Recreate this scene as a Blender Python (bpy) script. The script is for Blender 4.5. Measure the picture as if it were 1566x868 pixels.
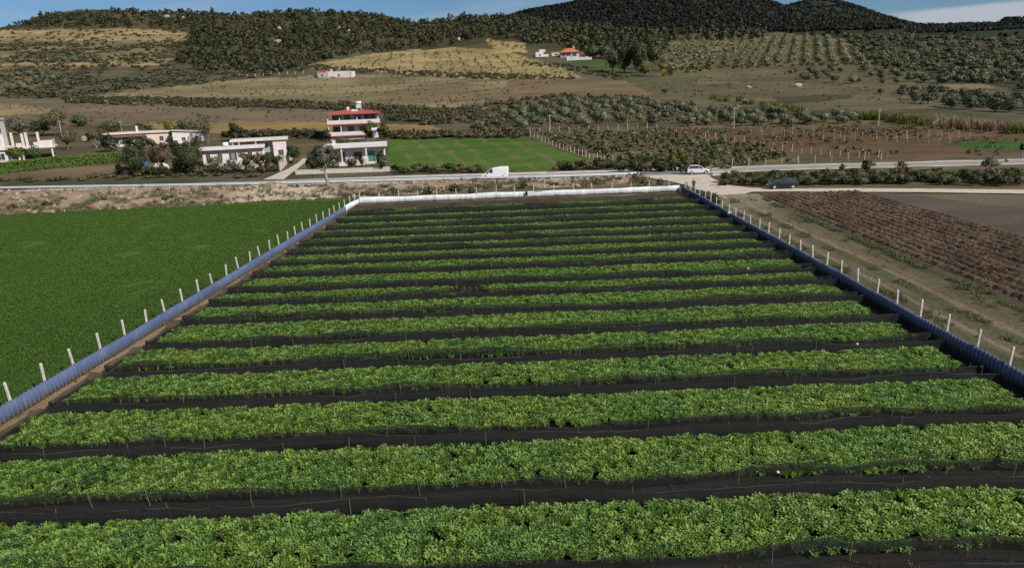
import bpy, bmesh, math, random
import numpy as np
from mathutils import Vector, Matrix

for o in list(bpy.data.objects):
    bpy.data.objects.remove(o)
scene = bpy.context.scene
COL = scene.collection
R = math.radians
rnd = random.Random(7)
rng = np.random.default_rng(11)

# ---------------------------------------------------------------- camera
FPX, HOR, PCX, PCY, ROLL, H = 1050.0, 143.0, 783.0, 434.0, 0.038, 14.5   # read off the 1566 x 868 photograph
PITCH = math.atan((PCY - HOR) / FPX)
cd = bpy.data.cameras.new("camera")
cam = bpy.data.objects.new("camera", cd)
COL.objects.link(cam)
cd.sensor_width = 36.0
cd.lens = 36.0 * FPX / 1566.0
cd.clip_start, cd.clip_end = 0.5, 20000
cam.matrix_world = (Matrix.Translation((0, 0, H)) @ Matrix.Rotation(R(90) - PITCH, 4, 'X')
                    @ Matrix.Rotation(-ROLL, 4, 'Z'))
scene.camera = cam

# ---------------------------------------------------------------- sun, sky, exposure
SUN_EL, SUN_AZ = R(37), math.atan2(0.78, -0.62)          # azimuth from +Y towards +X
to_sun = Vector((math.sin(SUN_AZ) * math.cos(SUN_EL), math.cos(SUN_AZ) * math.cos(SUN_EL), math.sin(SUN_EL)))
sl = bpy.data.lights.new("sun", 'SUN')
sl.energy, sl.angle, sl.color = 4.6, R(0.5), (1.0, 0.94, 0.85)
so = bpy.data.objects.new("sun", sl)
so.rotation_euler = to_sun.to_track_quat('Z', 'Y').to_euler()
so.location = to_sun * 300
COL.objects.link(so)
w = bpy.data.worlds.new("World")
scene.world = w
w.use_nodes = True
nt = w.node_tree
N, L = nt.nodes, nt.links
bg = N["Background"]
bg.inputs[1].default_value = 0.075
sky = N.new("ShaderNodeTexSky")
sky.sky_type = 'NISHITA'
sky.sun_disc = False
sky.sun_elevation, sky.sun_rotation = SUN_EL, SUN_AZ
sky.altitude, sky.air_density, sky.dust_density, sky.ozone_density = 100, 1.0, 0.3, 2.5
tc = N.new("ShaderNodeTexCoord")
sep = N.new("ShaderNodeSeparateXYZ")
L.new(tc.outputs['Generated'], sep.inputs[0])
# thin cloud streaks, and the pale cloud bank that sits low over the hills to the right
mp = N.new("ShaderNodeMapping")
mp.inputs['Scale'].default_value = (3.0, 3.0, 26.0)
L.new(tc.outputs['Generated'], mp.inputs[0])
no = N.new("ShaderNodeTexNoise")
no.inputs['Scale'].default_value, no.inputs['Detail'].default_value = 1.6, 6
L.new(mp.outputs[0], no.inputs['Vector'])
def mrange(inp, a, b, c=0.0, d=1.0, smooth=True):
    m = N.new("ShaderNodeMapRange")
    m.interpolation_type = 'SMOOTHSTEP' if smooth else 'LINEAR'
    L.new(inp, m.inputs[0])
    for k, v in zip((1, 2, 3, 4), (a, b, c, d)):
        m.inputs[k].default_value = v
    return m.outputs[0]
def mth(op, a, b):
    m = N.new("ShaderNodeMath")
    m.operation = op
    for k, v in ((0, a), (1, b)):
        if isinstance(v, (int, float)):
            m.inputs[k].default_value = v
        else:
            L.new(v, m.inputs[k])
    return m.outputs[0]
wob = mth('ADD', sep.outputs['Z'], mth('MULTIPLY', mth('SUBTRACT', no.outputs[0], 0.5), 0.012))
bank = mth('MULTIPLY', mrange(wob, 0.0805, 0.0735), mrange(sep.outputs['X'], 0.44, 0.50))
veil = mth('MULTIPLY', mrange(no.outputs[0], 0.5, 0.75), 0.35)
high = mth('MULTIPLY', mrange(sep.outputs['Z'], 0.16, 0.5), mrange(no.outputs[0], 0.3, 0.6, 0.35, 0.75))
fac = mth('MAXIMUM', mth('MAXIMUM', bank, veil), high)
tint = N.new("ShaderNodeMix")
tint.data_type, tint.blend_type = 'RGBA', 'MULTIPLY'
tint.inputs[0].default_value = 1.0
L.new(sky.outputs[0], tint.inputs[6])
tint.inputs[7].default_value = (0.50, 0.66, 0.84, 1)
mixc = N.new("ShaderNodeMix")
mixc.data_type = 'RGBA'
L.new(fac, mixc.inputs[0])
L.new(tint.outputs[2], mixc.inputs[6])
mixc.inputs[7].default_value = (5.0, 5.5, 6.3, 1)
L.new(mixc.outputs[2], bg.inputs[0])
scene.view_settings.view_transform = 'Standard'
scene.view_settings.look = 'None'
scene.view_settings.exposure = 0.2
scene.view_settings.gamma = 1.0
scene.view_settings.use_curve_mapping = False
scene.render.engine = 'CYCLES'
scene.cycles.transparent_max_bounces = 24
scene.cycles.max_bounces = 5
scene.cycles.use_denoising = False

# ================================================================ helpers
def px_ray(px, py):
    u, v = (px - PCX) / FPX, (py - PCY) / FPX
    c, s = math.cos(ROLL), math.sin(ROLL)
    ur, vr = c * u - s * v, s * u + c * v
    dy = math.cos(PITCH) - vr * math.sin(PITCH)
    dz = -math.sin(PITCH) - vr * math.cos(PITCH)
    return ur / dy, dz / dy                               # dx/dY and dz/dY

def proj(X, Y, Z):                                        # world point -> place on the 1566 x 868 photograph
    dz = Z - H
    f = Y * math.cos(PITCH) - dz * math.sin(PITCH)
    vr = (-dz * math.cos(PITCH) - Y * math.sin(PITCH)) / f
    ur = X / f
    c, s = math.cos(ROLL), math.sin(ROLL)
    return PCX + FPX * (c * ur + s * vr), PCY + FPX * (-s * ur + c * vr)

def flat(px, py, z=0.0):
    a, s = px_ray(px, py)
    Y = (z - H) / s
    return a * Y, Y

def _hash(ix, iy, seed):
    h = (ix.astype(np.int64) * 374761393 + iy.astype(np.int64) * 668265263 + seed * 974711) & 0xFFFFFFFF
    h = ((h ^ (h >> 13)) * 1274126177) & 0xFFFFFFFF
    return ((h ^ (h >> 16)) & 0xFFFF) / 65535.0

def vnoise(x, y, seed=0):
    x, y = np.asarray(x, float), np.asarray(y, float)
    ix, iy = np.floor(x), np.floor(y)
    fx, fy = x - ix, y - iy
    fx, fy = fx * fx * (3 - 2 * fx), fy * fy * (3 - 2 * fy)
    a, b = _hash(ix, iy, seed), _hash(ix + 1, iy, seed)
    c, d = _hash(ix, iy + 1, seed), _hash(ix + 1, iy + 1, seed)
    return (a * (1 - fx) + b * fx) * (1 - fy) + (c * (1 - fx) + d * fx) * fy

def fbm(x, y, oct=4, seed=0):
    t, amp, tot = 0, 1.0, 0.0
    for k in range(oct):
        t = t + amp * vnoise(x * 2 ** k + 17.3 * k, y * 2 ** k - 9.1 * k, seed + k)
        tot += amp
        amp *= 0.5
    return t / tot                                        # 0..1

def inside(px, py, poly):
    px, py = np.asarray(px), np.asarray(py)
    r = np.zeros(px.shape, bool)
    n = len(poly)
    for i in range(n):
        x0, y0 = poly[i]
        x1, y1 = poly[(i + 1) % n]
        if y0 == y1:
            continue
        c = ((y0 > py) != (y1 > py)) & (px < (x1 - x0) * (py - y0) / (y1 - y0) + x0)
        r ^= c
    return r

def smooth01(x, a, b):
    t = np.clip((np.asarray(x, float) - a) / (b - a), 0, 1)
    return t * t * (3 - 2 * t)

# ------------------------------------------------ meshes and objects
def arr_mesh(name, V, F, mat=None, attrs=None, smooth=False, midx=None, normals=None):
    """V (n,3); F (m,4) or (m,3) indices; attrs: name -> per-vertex (n,4) colours."""
    V, F = np.asarray(V, np.float32), np.asarray(F, np.int32)
    me = bpy.data.meshes.new(name)
    k = F.shape[1]
    me.vertices.add(len(V)); me.vertices.foreach_set("co", V.ravel())
    me.loops.add(F.size); me.loops.foreach_set("vertex_index", F.ravel())
    me.polygons.add(len(F)); me.polygons.foreach_set("loop_start", np.arange(0, F.size, k, dtype=np.int32))
    me.update(calc_edges=True)
    for nm, c in (attrs or {}).items():
        a = me.attributes.new(nm, 'FLOAT_COLOR', 'POINT')
        a.data.foreach_set("color", np.asarray(c, np.float32).ravel())
    if smooth or normals is not None:
        me.polygons.foreach_set("use_smooth", np.ones(len(F), bool))
    if normals is not None:
        me.normals_split_custom_set_from_vertices(np.asarray(normals, np.float32))
    for m in (mat if isinstance(mat, (list, tuple)) else [mat]):
        if m: me.materials.append(m)
    if midx is not None:
        me.polygons.foreach_set("material_index", np.asarray(midx, np.int32))
    return me

def link(name, me, parent=None, loc=None):
    o = bpy.data.objects.new(name, me)
    COL.objects.link(o)
    if parent: o.parent = parent
    if loc is not None: o.location = loc
    return o

def tag(o, label=None, cat=None, group=None, kind=None):
    if label: o['label'] = label
    if cat: o['category'] = cat
    if group: o['group'] = group
    if kind: o['kind'] = kind
    return o

def empty(name, loc, rz=0.0, label=None, cat=None, group=None):
    o = bpy.data.objects.new(name, None)
    o.empty_display_size = 0.3
    COL.objects.link(o)
    o.location = loc
    o.rotation_euler = (0, 0, rz)
    return tag(o, label, cat, group)

class MB:
    """collects boxes, tubes, prisms and sheets into ONE mesh"""
    def __init__(self):
        self.v, self.f = [], []
    def add(self, vs, fs):
        b = len(self.v)
        self.v += [tuple(p) for p in vs]
        self.f += [tuple(b + i for i in f) for f in fs]
        return self
    def box(self, x0, x1, y0, y1, z0, z1):
        return self.add([(x0, y0, z0), (x1, y0, z0), (x1, y1, z0), (x0, y1, z0), (x0, y0, z1), (x1, y0, z1), (x1, y1, z1), (x0, y1, z1)],
                        [(3, 2, 1, 0), (4, 5, 6, 7), (0, 1, 5, 4), (1, 2, 6, 5), (2, 3, 7, 6), (3, 0, 4, 7)])
    def tube(self, pts, radii, seg=6):
        pts = [Vector(p) for p in pts]
        if not isinstance(radii, (list, tuple)): radii = [radii] * len(pts)
        vs, fs = [], []
        for i, p in enumerate(pts):
            d = (pts[min(i + 1, len(pts) - 1)] - pts[max(i - 1, 0)]).normalized()
            a = Vector((0, 0, 1)) if abs(d.z) < 0.9 else Vector((1, 0, 0))
            u = d.cross(a).normalized(); v = d.cross(u)
            for k in range(seg):
                t = 2 * math.pi * k / seg
                vs.append(p + (u * math.cos(t) + v * math.sin(t)) * radii[i])
        for i in range(len(pts) - 1):
            for k in range(seg):
                fs.append((i * seg + k, i * seg + (k + 1) % seg, (i + 1) * seg + (k + 1) % seg, (i + 1) * seg + k))
        fs.append(tuple(range(seg - 1, -1, -1)))
        fs.append(tuple((len(pts) - 1) * seg + k for k in range(seg)))
        return self.add(vs, fs)
    def loft(self, rings, cap=True):
        n = len(rings[0]); vs = [p for r in rings for p in r]; fs = []
        for i in range(len(rings) - 1):
            for k in range(n):
                fs.append((i * n + k, i * n + (k + 1) % n, (i + 1) * n + (k + 1) % n, (i + 1) * n + k))
        if cap:
            fs.append(tuple(range(n - 1, -1, -1)))
            fs.append(tuple((len(rings) - 1) * n + k for k in range(n)))
        return self.add(vs, fs)
    def build(self, name, mat, parent=None, smooth=False, bevel=0.0, loc=None):
        me = bpy.data.meshes.new(name)
        me.from_pydata([tuple(p) for p in self.v], [], self.f)
        me.update()
        bm = bmesh.new(); bm.from_mesh(me); bmesh.ops.recalc_face_normals(bm, faces=bm.faces); bm.to_mesh(me); bm.free()
        if mat: me.materials.append(mat)
        if smooth: me.polygons.foreach_set("use_smooth", np.ones(len(me.polygons), bool))
        o = link(name, me, parent, loc)
        if bevel:
            b = o.modifiers.new("bevel", 'BEVEL'); b.width = bevel; b.segments = 2; b.limit_method = 'ANGLE'
        return o

# ------------------------------------------------ materials
def new_mat(name):
    m = bpy.data.materials.new(name)
    m.use_nodes = True
    return m, m.node_tree.nodes, m.node_tree.links, m.node_tree.nodes["Principled BSDF"]

def noise_node(n, l, scale, detail=5, coord='pos', stretch=None, rough=0.6):
    if coord == 'pos':
        g = n.new("ShaderNodeNewGeometry"); out = g.outputs['Position']
    else:
        g = n.new("ShaderNodeTexCoord"); out = g.outputs['Object']
    if stretch:
        mpn = n.new("ShaderNodeMapping"); mpn.inputs['Scale'].default_value = stretch
        l.new(out, mpn.inputs[0]); out = mpn.outputs[0]
    t = n.new("ShaderNodeTexNoise")
    t.inputs['Scale'].default_value, t.inputs['Detail'].default_value, t.inputs['Roughness'].default_value = scale, detail, rough
    l.new(out, t.inputs['Vector'])
    return t.outputs[0]

def mixcol(n, l, fac, a, b, blend='MIX'):
    m = n.new("ShaderNodeMix"); m.data_type, m.blend_type = 'RGBA', blend
    if isinstance(fac, (int, float)): m.inputs[0].default_value = fac
    else: l.new(fac, m.inputs[0])
    for k, c in ((6, a), (7, b)):
        if isinstance(c, tuple): m.inputs[k].default_value = (*c[:3], 1)
        else: l.new(c, m.inputs[k])
    return m.outputs[2]

def ramp(n, l, inp, a, b):
    m = n.new("ShaderNodeMapRange"); l.new(inp, m.inputs[0])
    m.inputs[1].default_value, m.inputs[2].default_value = a, b
    return m.outputs[0]

def simple(name, ca, cb=None, scale=3.0, rough=0.7, metal=0.0, bump=0.0, coord='obj', bscale=None, stretch=None):
    m, n, l, p = new_mat(name)
    cb = cb or tuple(c * 0.75 for c in ca)
    t = noise_node(n, l, scale, 6, coord, stretch)
    l.new(mixcol(n, l, ramp(n, l, t, 0.35, 0.65), ca, cb), p.inputs['Base Color'])
    p.inputs['Roughness'].default_value, p.inputs['Metallic'].default_value = rough, metal
    if bump:
        b = n.new("ShaderNodeBump"); b.inputs['Strength'].default_value = bump
        l.new(noise_node(n, l, bscale or scale * 6, 4, coord), b.inputs['Height'])
        l.new(b.outputs[0], p.inputs['Normal'])
    return m

def land_mat(name, fine=1.4, contrast=0.45, bump=0.5):
    """land cover colour stored on the sheet, broken up by tufts and clods of the ground itself"""
    m, n, l, p = new_mat(name)
    at = n.new("ShaderNodeAttribute"); at.attribute_name = "cover"
    t1 = noise_node(n, l, fine, 8, rough=0.75)
    t2 = noise_node(n, l, 0.09, 5, stretch=(0.5, 1.6, 1))
    f1 = ramp(n, l, t1, 0.25, 0.75); f2 = ramp(n, l, t2, 0.3, 0.7)
    v1 = n.new("ShaderNodeMapRange"); l.new(f1, v1.inputs[0]); v1.inputs[3].default_value, v1.inputs[4].default_value = 1 - contrast, 1 + contrast
    v2 = n.new("ShaderNodeMapRange"); l.new(f2, v2.inputs[0]); v2.inputs[3].default_value, v2.inputs[4].default_value = 0.78, 1.22
    mu = n.new("ShaderNodeMath"); mu.operation = 'MULTIPLY'; l.new(v1.outputs[0], mu.inputs[0]); l.new(v2.outputs[0], mu.inputs[1])
    hs = n.new("ShaderNodeVectorMath"); hs.operation = 'SCALE'; l.new(at.outputs['Color'], hs.inputs[0]); l.new(mu.outputs[0], hs.inputs['Scale'])
    l.new(hs.outputs[0], p.inputs['Base Color'])
    p.inputs['Roughness'].default_value = 0.95
    p.inputs['Specular IOR Level'].default_value = 0.1
    b = n.new("ShaderNodeBump"); b.inputs['Strength'].default_value = bump; b.inputs['Distance'].default_value = 0.3
    l.new(t1, b.inputs['Height']); l.new(b.outputs[0], p.inputs['Normal'])
    return m

def leaf_mat(name, ca, cb, trans=0.25, patch=0.0, cc=None, pscale=0.25, rough=0.55, spec=0.25, cd=None):
    """leaf colour: varies leaf by leaf (tone), plant by plant (random) and, where the stand has patches, over the ground"""
    m, n, l, p = new_mat(name)
    oi = n.new("ShaderNodeObjectInfo")
    c = mixcol(n, l, oi.outputs['Random'], ca, cb)
    if patch:
        t = noise_node(n, l, pscale, 4)
        f = n.new("ShaderNodeMath"); f.operation = 'MULTIPLY'; l.new(ramp(n, l, t, 0.38, 0.66), f.inputs[0]); f.inputs[1].default_value = patch
        c = mixcol(n, l, f.outputs[0], c, cc)
    if cd:
        c = mixcol(n, l, ramp(n, l, noise_node(n, l, 0.5, 5, stretch=(1, 1.7, 1)), 0.50, 0.72), c, cd)
    at = n.new("ShaderNodeAttribute"); at.attribute_name = "tone"
    c = mixcol(n, l, 1.0, c, at.outputs['Color'], 'MULTIPLY')
    l.new(c, p.inputs['Base Color'])
    p.inputs['Roughness'].default_value = rough
    p.inputs['Specular IOR Level'].default_value = spec
    if trans:
        tr = n.new("ShaderNodeBsdfTranslucent"); l.new(c, tr.inputs[0])
        mx = n.new("ShaderNodeMixShader"); mx.inputs[0].default_value = trans
        l.new(p.outputs[0], mx.inputs[1]); l.new(tr.outputs[0], mx.inputs[2])
        l.new(mx.outputs[0], n["Material Output"].inputs[0])
    return m

M = {}
M['land'] = land_mat("hillside_cover")
M['near_land'] = land_mat("ground_cover", 3.0, 0.4, 0.6)
M['asphalt'] = simple("asphalt", (0.115, 0.112, 0.11), (0.16, 0.155, 0.148), 0.6, 0.9, coord='pos', bump=0.2)
M['dusty_asphalt'] = simple("dusty_asphalt", (0.27, 0.245, 0.22), (0.20, 0.185, 0.17), 0.4, 0.9, coord='pos')
M['gravel'] = simple("pale_gravel", (0.50, 0.43, 0.35), (0.37, 0.31, 0.245), 0.9, 0.95, coord='pos', bump=0.4, bscale=8)
M['shoulder'] = simple("dusty_shoulder", (0.50, 0.44, 0.38), (0.37, 0.315, 0.26), 0.7, 0.95, coord='pos', bump=0.4, bscale=5)
M['paint_line'] = simple("road_paint", (0.7, 0.7, 0.68), (0.5, 0.5, 0.48), 2, 0.7, coord='pos')
M['white_wall'] = simple("white_render", (0.67, 0.605, 0.585), (0.53, 0.48, 0.46), 0.6, 0.85)
M['pink_wall'] = simple("cream_render", (0.66, 0.54, 0.46), (0.55, 0.44, 0.37), 0.7, 0.9)
M['grey_wall'] = simple("grey_render", (0.42, 0.39, 0.40), (0.33, 0.30, 0.30), 0.7, 0.9)
M['block_wall'] = simple("block_wall", (0.50, 0.44, 0.38), (0.36, 0.31, 0.27), 1.2, 0.95)
M['concrete'] = simple("concrete", (0.60, 0.55, 0.48), (0.47, 0.43, 0.37), 1.4, 0.9)
M['old_concrete'] = simple("weathered_concrete", (0.42, 0.38, 0.33), (0.32, 0.29, 0.25), 1.4, 0.9)
M['white_post'] = simple("whitewashed_concrete", (0.62, 0.59, 0.54), (0.42, 0.40, 0.36), 3.0, 0.85)
M['red_roof'] = simple("red_tiles", (0.36, 0.07, 0.052), (0.27, 0.055, 0.042), 1.5, 0.8, bump=0.3, bscale=10)
M['orange_roof'] = simple("orange_tiles", (0.50, 0.14, 0.07), (0.38, 0.10, 0.05), 1.5, 0.8)
M['red_trim'] = simple("dark_red_trim", (0.33, 0.06, 0.055), (0.26, 0.05, 0.045), 2, 0.7)
M['glass'] = simple("window_glass", (0.035, 0.04, 0.045), (0.06, 0.06, 0.065), 1.0, 0.12)
M['brown_shutter'] = simple("brown_shutter", (0.20, 0.10, 0.075), (0.14, 0.08, 0.06), 2, 0.7)
M['orange_door'] = simple("orange_door", (0.40, 0.115, 0.04), (0.33, 0.09, 0.03), 2, 0.6)
M['green_door'] = simple("green_door", (0.05, 0.19, 0.15), (0.04, 0.14, 0.11), 2, 0.6)
M['steel'] = simple("galvanised_steel", (0.72, 0.74, 0.76), (0.62, 0.64, 0.67), 0.5, 0.5, 0.15)
M['dark_metal'] = simple("dark_metal", (0.07, 0.07, 0.07), None, 3, 0.5, 0.5)
def sheet_mat(name, ca, cb, mud, rough):
    """painted sheet, faded in stretches, with mud splashed up from the ground"""
    m, n, l, p = new_mat(name)
    c = mixcol(n, l, ramp(n, l, noise_node(n, l, 0.28, 3), 0.3, 0.7), ca, cb)
    c = mixcol(n, l, ramp(n, l, noise_node(n, l, 2.2, 6, stretch=(1, 1, 0.4)), 0.52, 0.85), c, tuple(0.6 * a + 0.10 for a in ca))
    g = n.new("ShaderNodeNewGeometry"); sx = n.new("ShaderNodeSeparateXYZ"); l.new(g.outputs['Position'], sx.inputs[0])
    ad = n.new("ShaderNodeMath"); ad.operation = 'MULTIPLY_ADD'; l.new(noise_node(n, l, 1.3, 6), ad.inputs[0]); ad.inputs[1].default_value = -0.75; l.new(sx.outputs['Z'], ad.inputs[2])
    f = n.new("ShaderNodeMapRange"); l.new(ad.outputs[0], f.inputs[0])
    for k, v in zip((1, 2, 3, 4), (-0.30, -0.02, 0.85, 0.0)): f.inputs[k].default_value = v
    l.new(mixcol(n, l, f.outputs[0], c, mud), p.inputs['Base Color'])
    p.inputs['Roughness'].default_value = rough
    p.inputs['Specular IOR Level'].default_value = 0.25
    return m
M['blue_sheet'] = sheet_mat("blue_corrugated_sheet", (0.080, 0.112, 0.205), (0.054, 0.080, 0.155), (0.15, 0.115, 0.08), 0.8)
M['shaded_sheet'] = sheet_mat("shaded_blue_sheet", (0.098, 0.126, 0.196), (0.072, 0.096, 0.156), (0.13, 0.10, 0.07), 0.85)  # same blue sheet, greyed in the colour for the fence standing in shade
M['white_sheet'] = sheet_mat("white_sheeting", (0.70, 0.72, 0.75), (0.52, 0.54, 0.57), (0.32, 0.26, 0.20), 0.6)
M['wood'] = simple("weathered_wood", (0.30, 0.25, 0.19), (0.21, 0.17, 0.13), 3, 0.85)
M['bamboo'] = simple("pale_cane_stake", (0.17, 0.17, 0.11), (0.11, 0.11, 0.075), 4, 0.7)
M['bark'] = simple("bark", (0.16, 0.125, 0.09), (0.09, 0.07, 0.05), 3, 0.95, bump=0.4)
M['pale_bark'] = simple("pale_bark", (0.36, 0.29, 0.23), (0.20, 0.15, 0.115), 3, 0.95, bump=0.4)
M['soil'] = simple("dark_bed_soil", (0.070, 0.055, 0.042), (0.036, 0.029, 0.023), 1.6, 0.95, coord='pos', bump=0.8, bscale=5)
M['spoil'] = simple("tan_spoil", (0.40, 0.295, 0.20), (0.22, 0.165, 0.115), 0.35, 0.95, coord='pos', bump=0.9, bscale=2.4)
M['tyre'] = simple("tyre_rubber", (0.02, 0.02, 0.02), None, 3, 0.85)
M['rim'] = simple("alloy_rim", (0.62, 0.62, 0.62), (0.5, 0.5, 0.5), 3, 0.35, 0.5)
M['lamp'] = simple("headlamp_glass", (0.75, 0.77, 0.8), None, 3, 0.1)
M['tail'] = simple("tail_lamp", (0.35, 0.02, 0.015), None, 3, 0.25)
M['plastic_black'] = simple("black_plastic", (0.02, 0.02, 0.022), None, 3, 0.6)
M['plastic_white'] = simple("white_plastic", (0.75, 0.77, 0.8), (0.6, 0.62, 0.65), 2, 0.5)
M['blue_tarp'] = simple("blue_tarp", (0.04, 0.10, 0.26), (0.03, 0.07, 0.18), 1, 0.6)
M['rock'] = simple("pale_limestone", (0.42, 0.37, 0.30), (0.27, 0.23, 0.18), 0.6, 0.95)
def car_paint(name, c):
    m, n, l, p = new_mat(name)
    t = noise_node(n, l, 1.2, 4, 'obj')
    l.new(mixcol(n, l, t, c, tuple(x * 0.86 for x in c)), p.inputs['Base Color'])
    p.inputs['Roughness'].default_value = 0.32
    p.inputs['Coat Weight'].default_value = 0.5
    return m
M['paint_white'] = car_paint("white_car_paint", (0.80, 0.81, 0.83))
M['paint_silver'] = car_paint("silver_car_paint", (0.60, 0.60, 0.64))
M['paint_navy'] = car_paint("navy_car_paint", (0.008, 0.010, 0.016))
for nm, c in dict(skin=(0.42, 0.26, 0.18), hair=(0.02, 0.015, 0.012), orange_cloth=(0.55, 0.21, 0.07), pale_cloth=(0.60, 0.58, 0.62),
                  black_cloth=(0.018, 0.018, 0.02), green_cloth=(0.05, 0.075, 0.045), jeans=(0.06, 0.07, 0.11)).items():
    M[nm] = simple(nm, c, None, 4, 0.8)

def net_material():
    m, n, l, p = new_mat("black_shade_netting")
    p.inputs['Base Color'].default_value = (0.017, 0.018, 0.018, 1)
    p.inputs['Roughness'].default_value = 0.8
    p.inputs['Specular IOR Level'].default_value = 0.15
    t = noise_node(n, l, 0.8, 5, stretch=(0.6, 1, 2.0))
    mr = n.new("ShaderNodeMapRange"); l.new(t, mr.inputs[0])
    mr.inputs[1].default_value, mr.inputs[2].default_value = 0.3, 0.7
    mr.inputs[3].default_value, mr.inputs[4].default_value = 0.54, 0.74
    tr = n.new("ShaderNodeBsdfTransparent")
    mx = n.new("ShaderNodeMixShader")
    l.new(mr.outputs[0], mx.inputs[0]); l.new(tr.outputs[0], mx.inputs[1]); l.new(p.outputs[0], mx.inputs[2])
    l.new(mx.outputs[0], n["Material Output"].inputs[0])
    return m
M['net'] = net_material()
M['net_hem'] = simple("net_hem_cord", (0.055, 0.065, 0.045), (0.025, 0.028, 0.024), 1.2, 0.8, coord='pos')

L_ = {}
L_['crop'] = leaf_mat("crop_leaf", (0.185, 0.315, 0.062), (0.140, 0.260, 0.060), 0.22, 0.8, (0.250, 0.345, 0.064), 0.22, 0.45, 0.4, (0.110, 0.215, 0.068))
L_['field'] = leaf_mat("field_blade", (0.059, 0.122, 0.015), (0.049, 0.106, 0.014), 0.25, 0.7, (0.080, 0.138, 0.020), 0.035)
L_['olive'] = leaf_mat("olive_leaf", (0.200, 0.210, 0.125), (0.150, 0.165, 0.092), 0.18)
L_['dark_olive'] = leaf_mat("dark_olive_leaf", (0.095, 0.112, 0.062), (0.068, 0.084, 0.047), 0.15)
L_['orchard'] = leaf_mat("orchard_leaf", (0.165, 0.175, 0.080), (0.125, 0.140, 0.060), 0.15)
L_['mid_olive'] = leaf_mat("mid_olive_leaf", (0.135, 0.145, 0.084), (0.098, 0.110, 0.062), 0.15)
L_['scrub'] = leaf_mat("scrub_leaf", (0.075, 0.080, 0.032), (0.100, 0.090, 0.044), 0.12, 0.6, (0.100, 0.082, 0.050), 0.02)
L_['forest'] = leaf_mat("forest_leaf", (0.036, 0.046, 0.020), (0.048, 0.055, 0.024), 0.1, 0.7, (0.072, 0.072, 0.031), 0.012)
L_['mountain'] = leaf_mat("mountain_leaf", (0.012, 0.018, 0.011), (0.017, 0.022, 0.012), 0.08)  # dark forest green, with cloud shadow over the mountain put into the colour
L_['green'] = leaf_mat("green_leaf", (0.075, 0.115, 0.030), (0.052, 0.084, 0.025), 0.2)
L_['dark'] = leaf_mat("dark_green_leaf", (0.040, 0.060, 0.021), (0.054, 0.070, 0.026), 0.15)
L_['hedge'] = leaf_mat("hedge_leaf", (0.105, 0.185, 0.030), (0.080, 0.150, 0.026), 0.25)
L_['yellow'] = leaf_mat("yellow_leaf", (0.24, 0.20, 0.03), (0.18, 0.16, 0.03), 0.25)
L_['yellowgreen'] = leaf_mat("yellow_green_leaf", (0.13, 0.145, 0.026), (0.10, 0.12, 0.024), 0.25)
L_['brown'] = leaf_mat("brown_leaf", (0.120, 0.090, 0.054), (0.092, 0.072, 0.042), 0.15)
L_['grey'] = leaf_mat("grey_green_leaf", (0.125, 0.14, 0.092), (0.095, 0.11, 0.070), 0.12)
L_['reed'] = leaf_mat("dry_reed_leaf", (0.30, 0.22, 0.13), (0.24, 0.17, 0.10), 0.2)
L_['dryweed'] = leaf_mat("dry_weed_leaf", (0.175, 0.145, 0.085), (0.125, 0.108, 0.058), 0.15)
L_['drybush'] = leaf_mat("dry_bush_leaf", (0.130, 0.122, 0.055), (0.098, 0.092, 0.040), 0.12)

# ------------------------------------------------ foliage
def quads_at(C, hu, hv, r, upbias=0.0, out=None):
    n = len(C)
    a = r.normal(size=(n, 3)); a[:, 2] += upbias * np.sign(a[:, 2])
    a /= np.linalg.norm(a, axis=1)[:, None]
    if out is not None:
        a = a + out * 0.6
        a *= np.sign((a * out).sum(1))[:, None]
        a /= np.linalg.norm(a, axis=1)[:, None]
    b = r.normal(size=(n, 3))
    u = np.cross(a, b); u /= np.linalg.norm(u, axis=1)[:, None]
    v = np.cross(a, u)
    u, v = u * hu[:, None], v * hv[:, None]
    V = np.stack([C - u, C - v * 0.9, C + u, C + v], 1).reshape(-1, 3)
    F = np.arange(4 * n).reshape(n, 4)
    return V, F

def crown_arrays(r, rx, ry, rz, zc, nclump, nleaf, ls, lump=0.36, flat_base=0.0, shell=0.45):
    d = r.normal(size=(nclump, 3)); d /= np.linalg.norm(d, axis=1)[:, None]
    rad = r.uniform(0.15, 1, nclump) ** shell
    cc = d * rad[:, None] * (1 - lump * 0.75)
    if flat_base: cc[:, 2] = np.maximum(cc[:, 2], -flat_base)
    cr = r.uniform(0.55, 1.25, nclump) * lump
    own = r.integers(0, nclump, nleaf)
    e = r.normal(size=(nleaf, 3)); e /= np.linalg.norm(e, axis=1)[:, None]
    P = cc[own] + e * (cr[own] * r.uniform(0.3, 1, nleaf) ** 0.5)[:, None]
    P = P * np.array([rx, ry, rz]) + np.array([0, 0, zc])
    s = ls * r.uniform(0.6, 1.35, nleaf)
    out = e * 0.55 + d[own] * 0.75 + np.array([0, 0, 0.25]) + r.normal(0, 0.22, (nleaf, 3))
    out /= np.linalg.norm(out, axis=1)[:, None]
    V, F = quads_at(P, s, s * r.uniform(0.55, 0.9, nleaf), r, 0.35, out)
    tone = (r.uniform(0.80, 1.22, nclump)[own] * r.uniform(0.8, 1.2, nleaf)).repeat(4)
    hue = r.uniform(0.9, 1.12, nclump)[own].repeat(4)
    T = np.stack([tone * hue, tone, tone * (2 - hue), np.ones_like(tone)], 1)
    T[:, 3] = 1
    crown_arrays.normals = out.repeat(4, 0)
    return V, F, T, cc * np.array([rx, ry, rz]) + np.array([0, 0, zc])

def plant_template(name, mat, seed, **k):
    V, F, T, _ = crown_arrays(np.random.default_rng(seed), **k)
    V[:, 2] = np.maximum(V[:, 2], 0.02)
    return arr_mesh(name, V, F, mat, {"tone": T}, normals=crown_arrays.normals)

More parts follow.
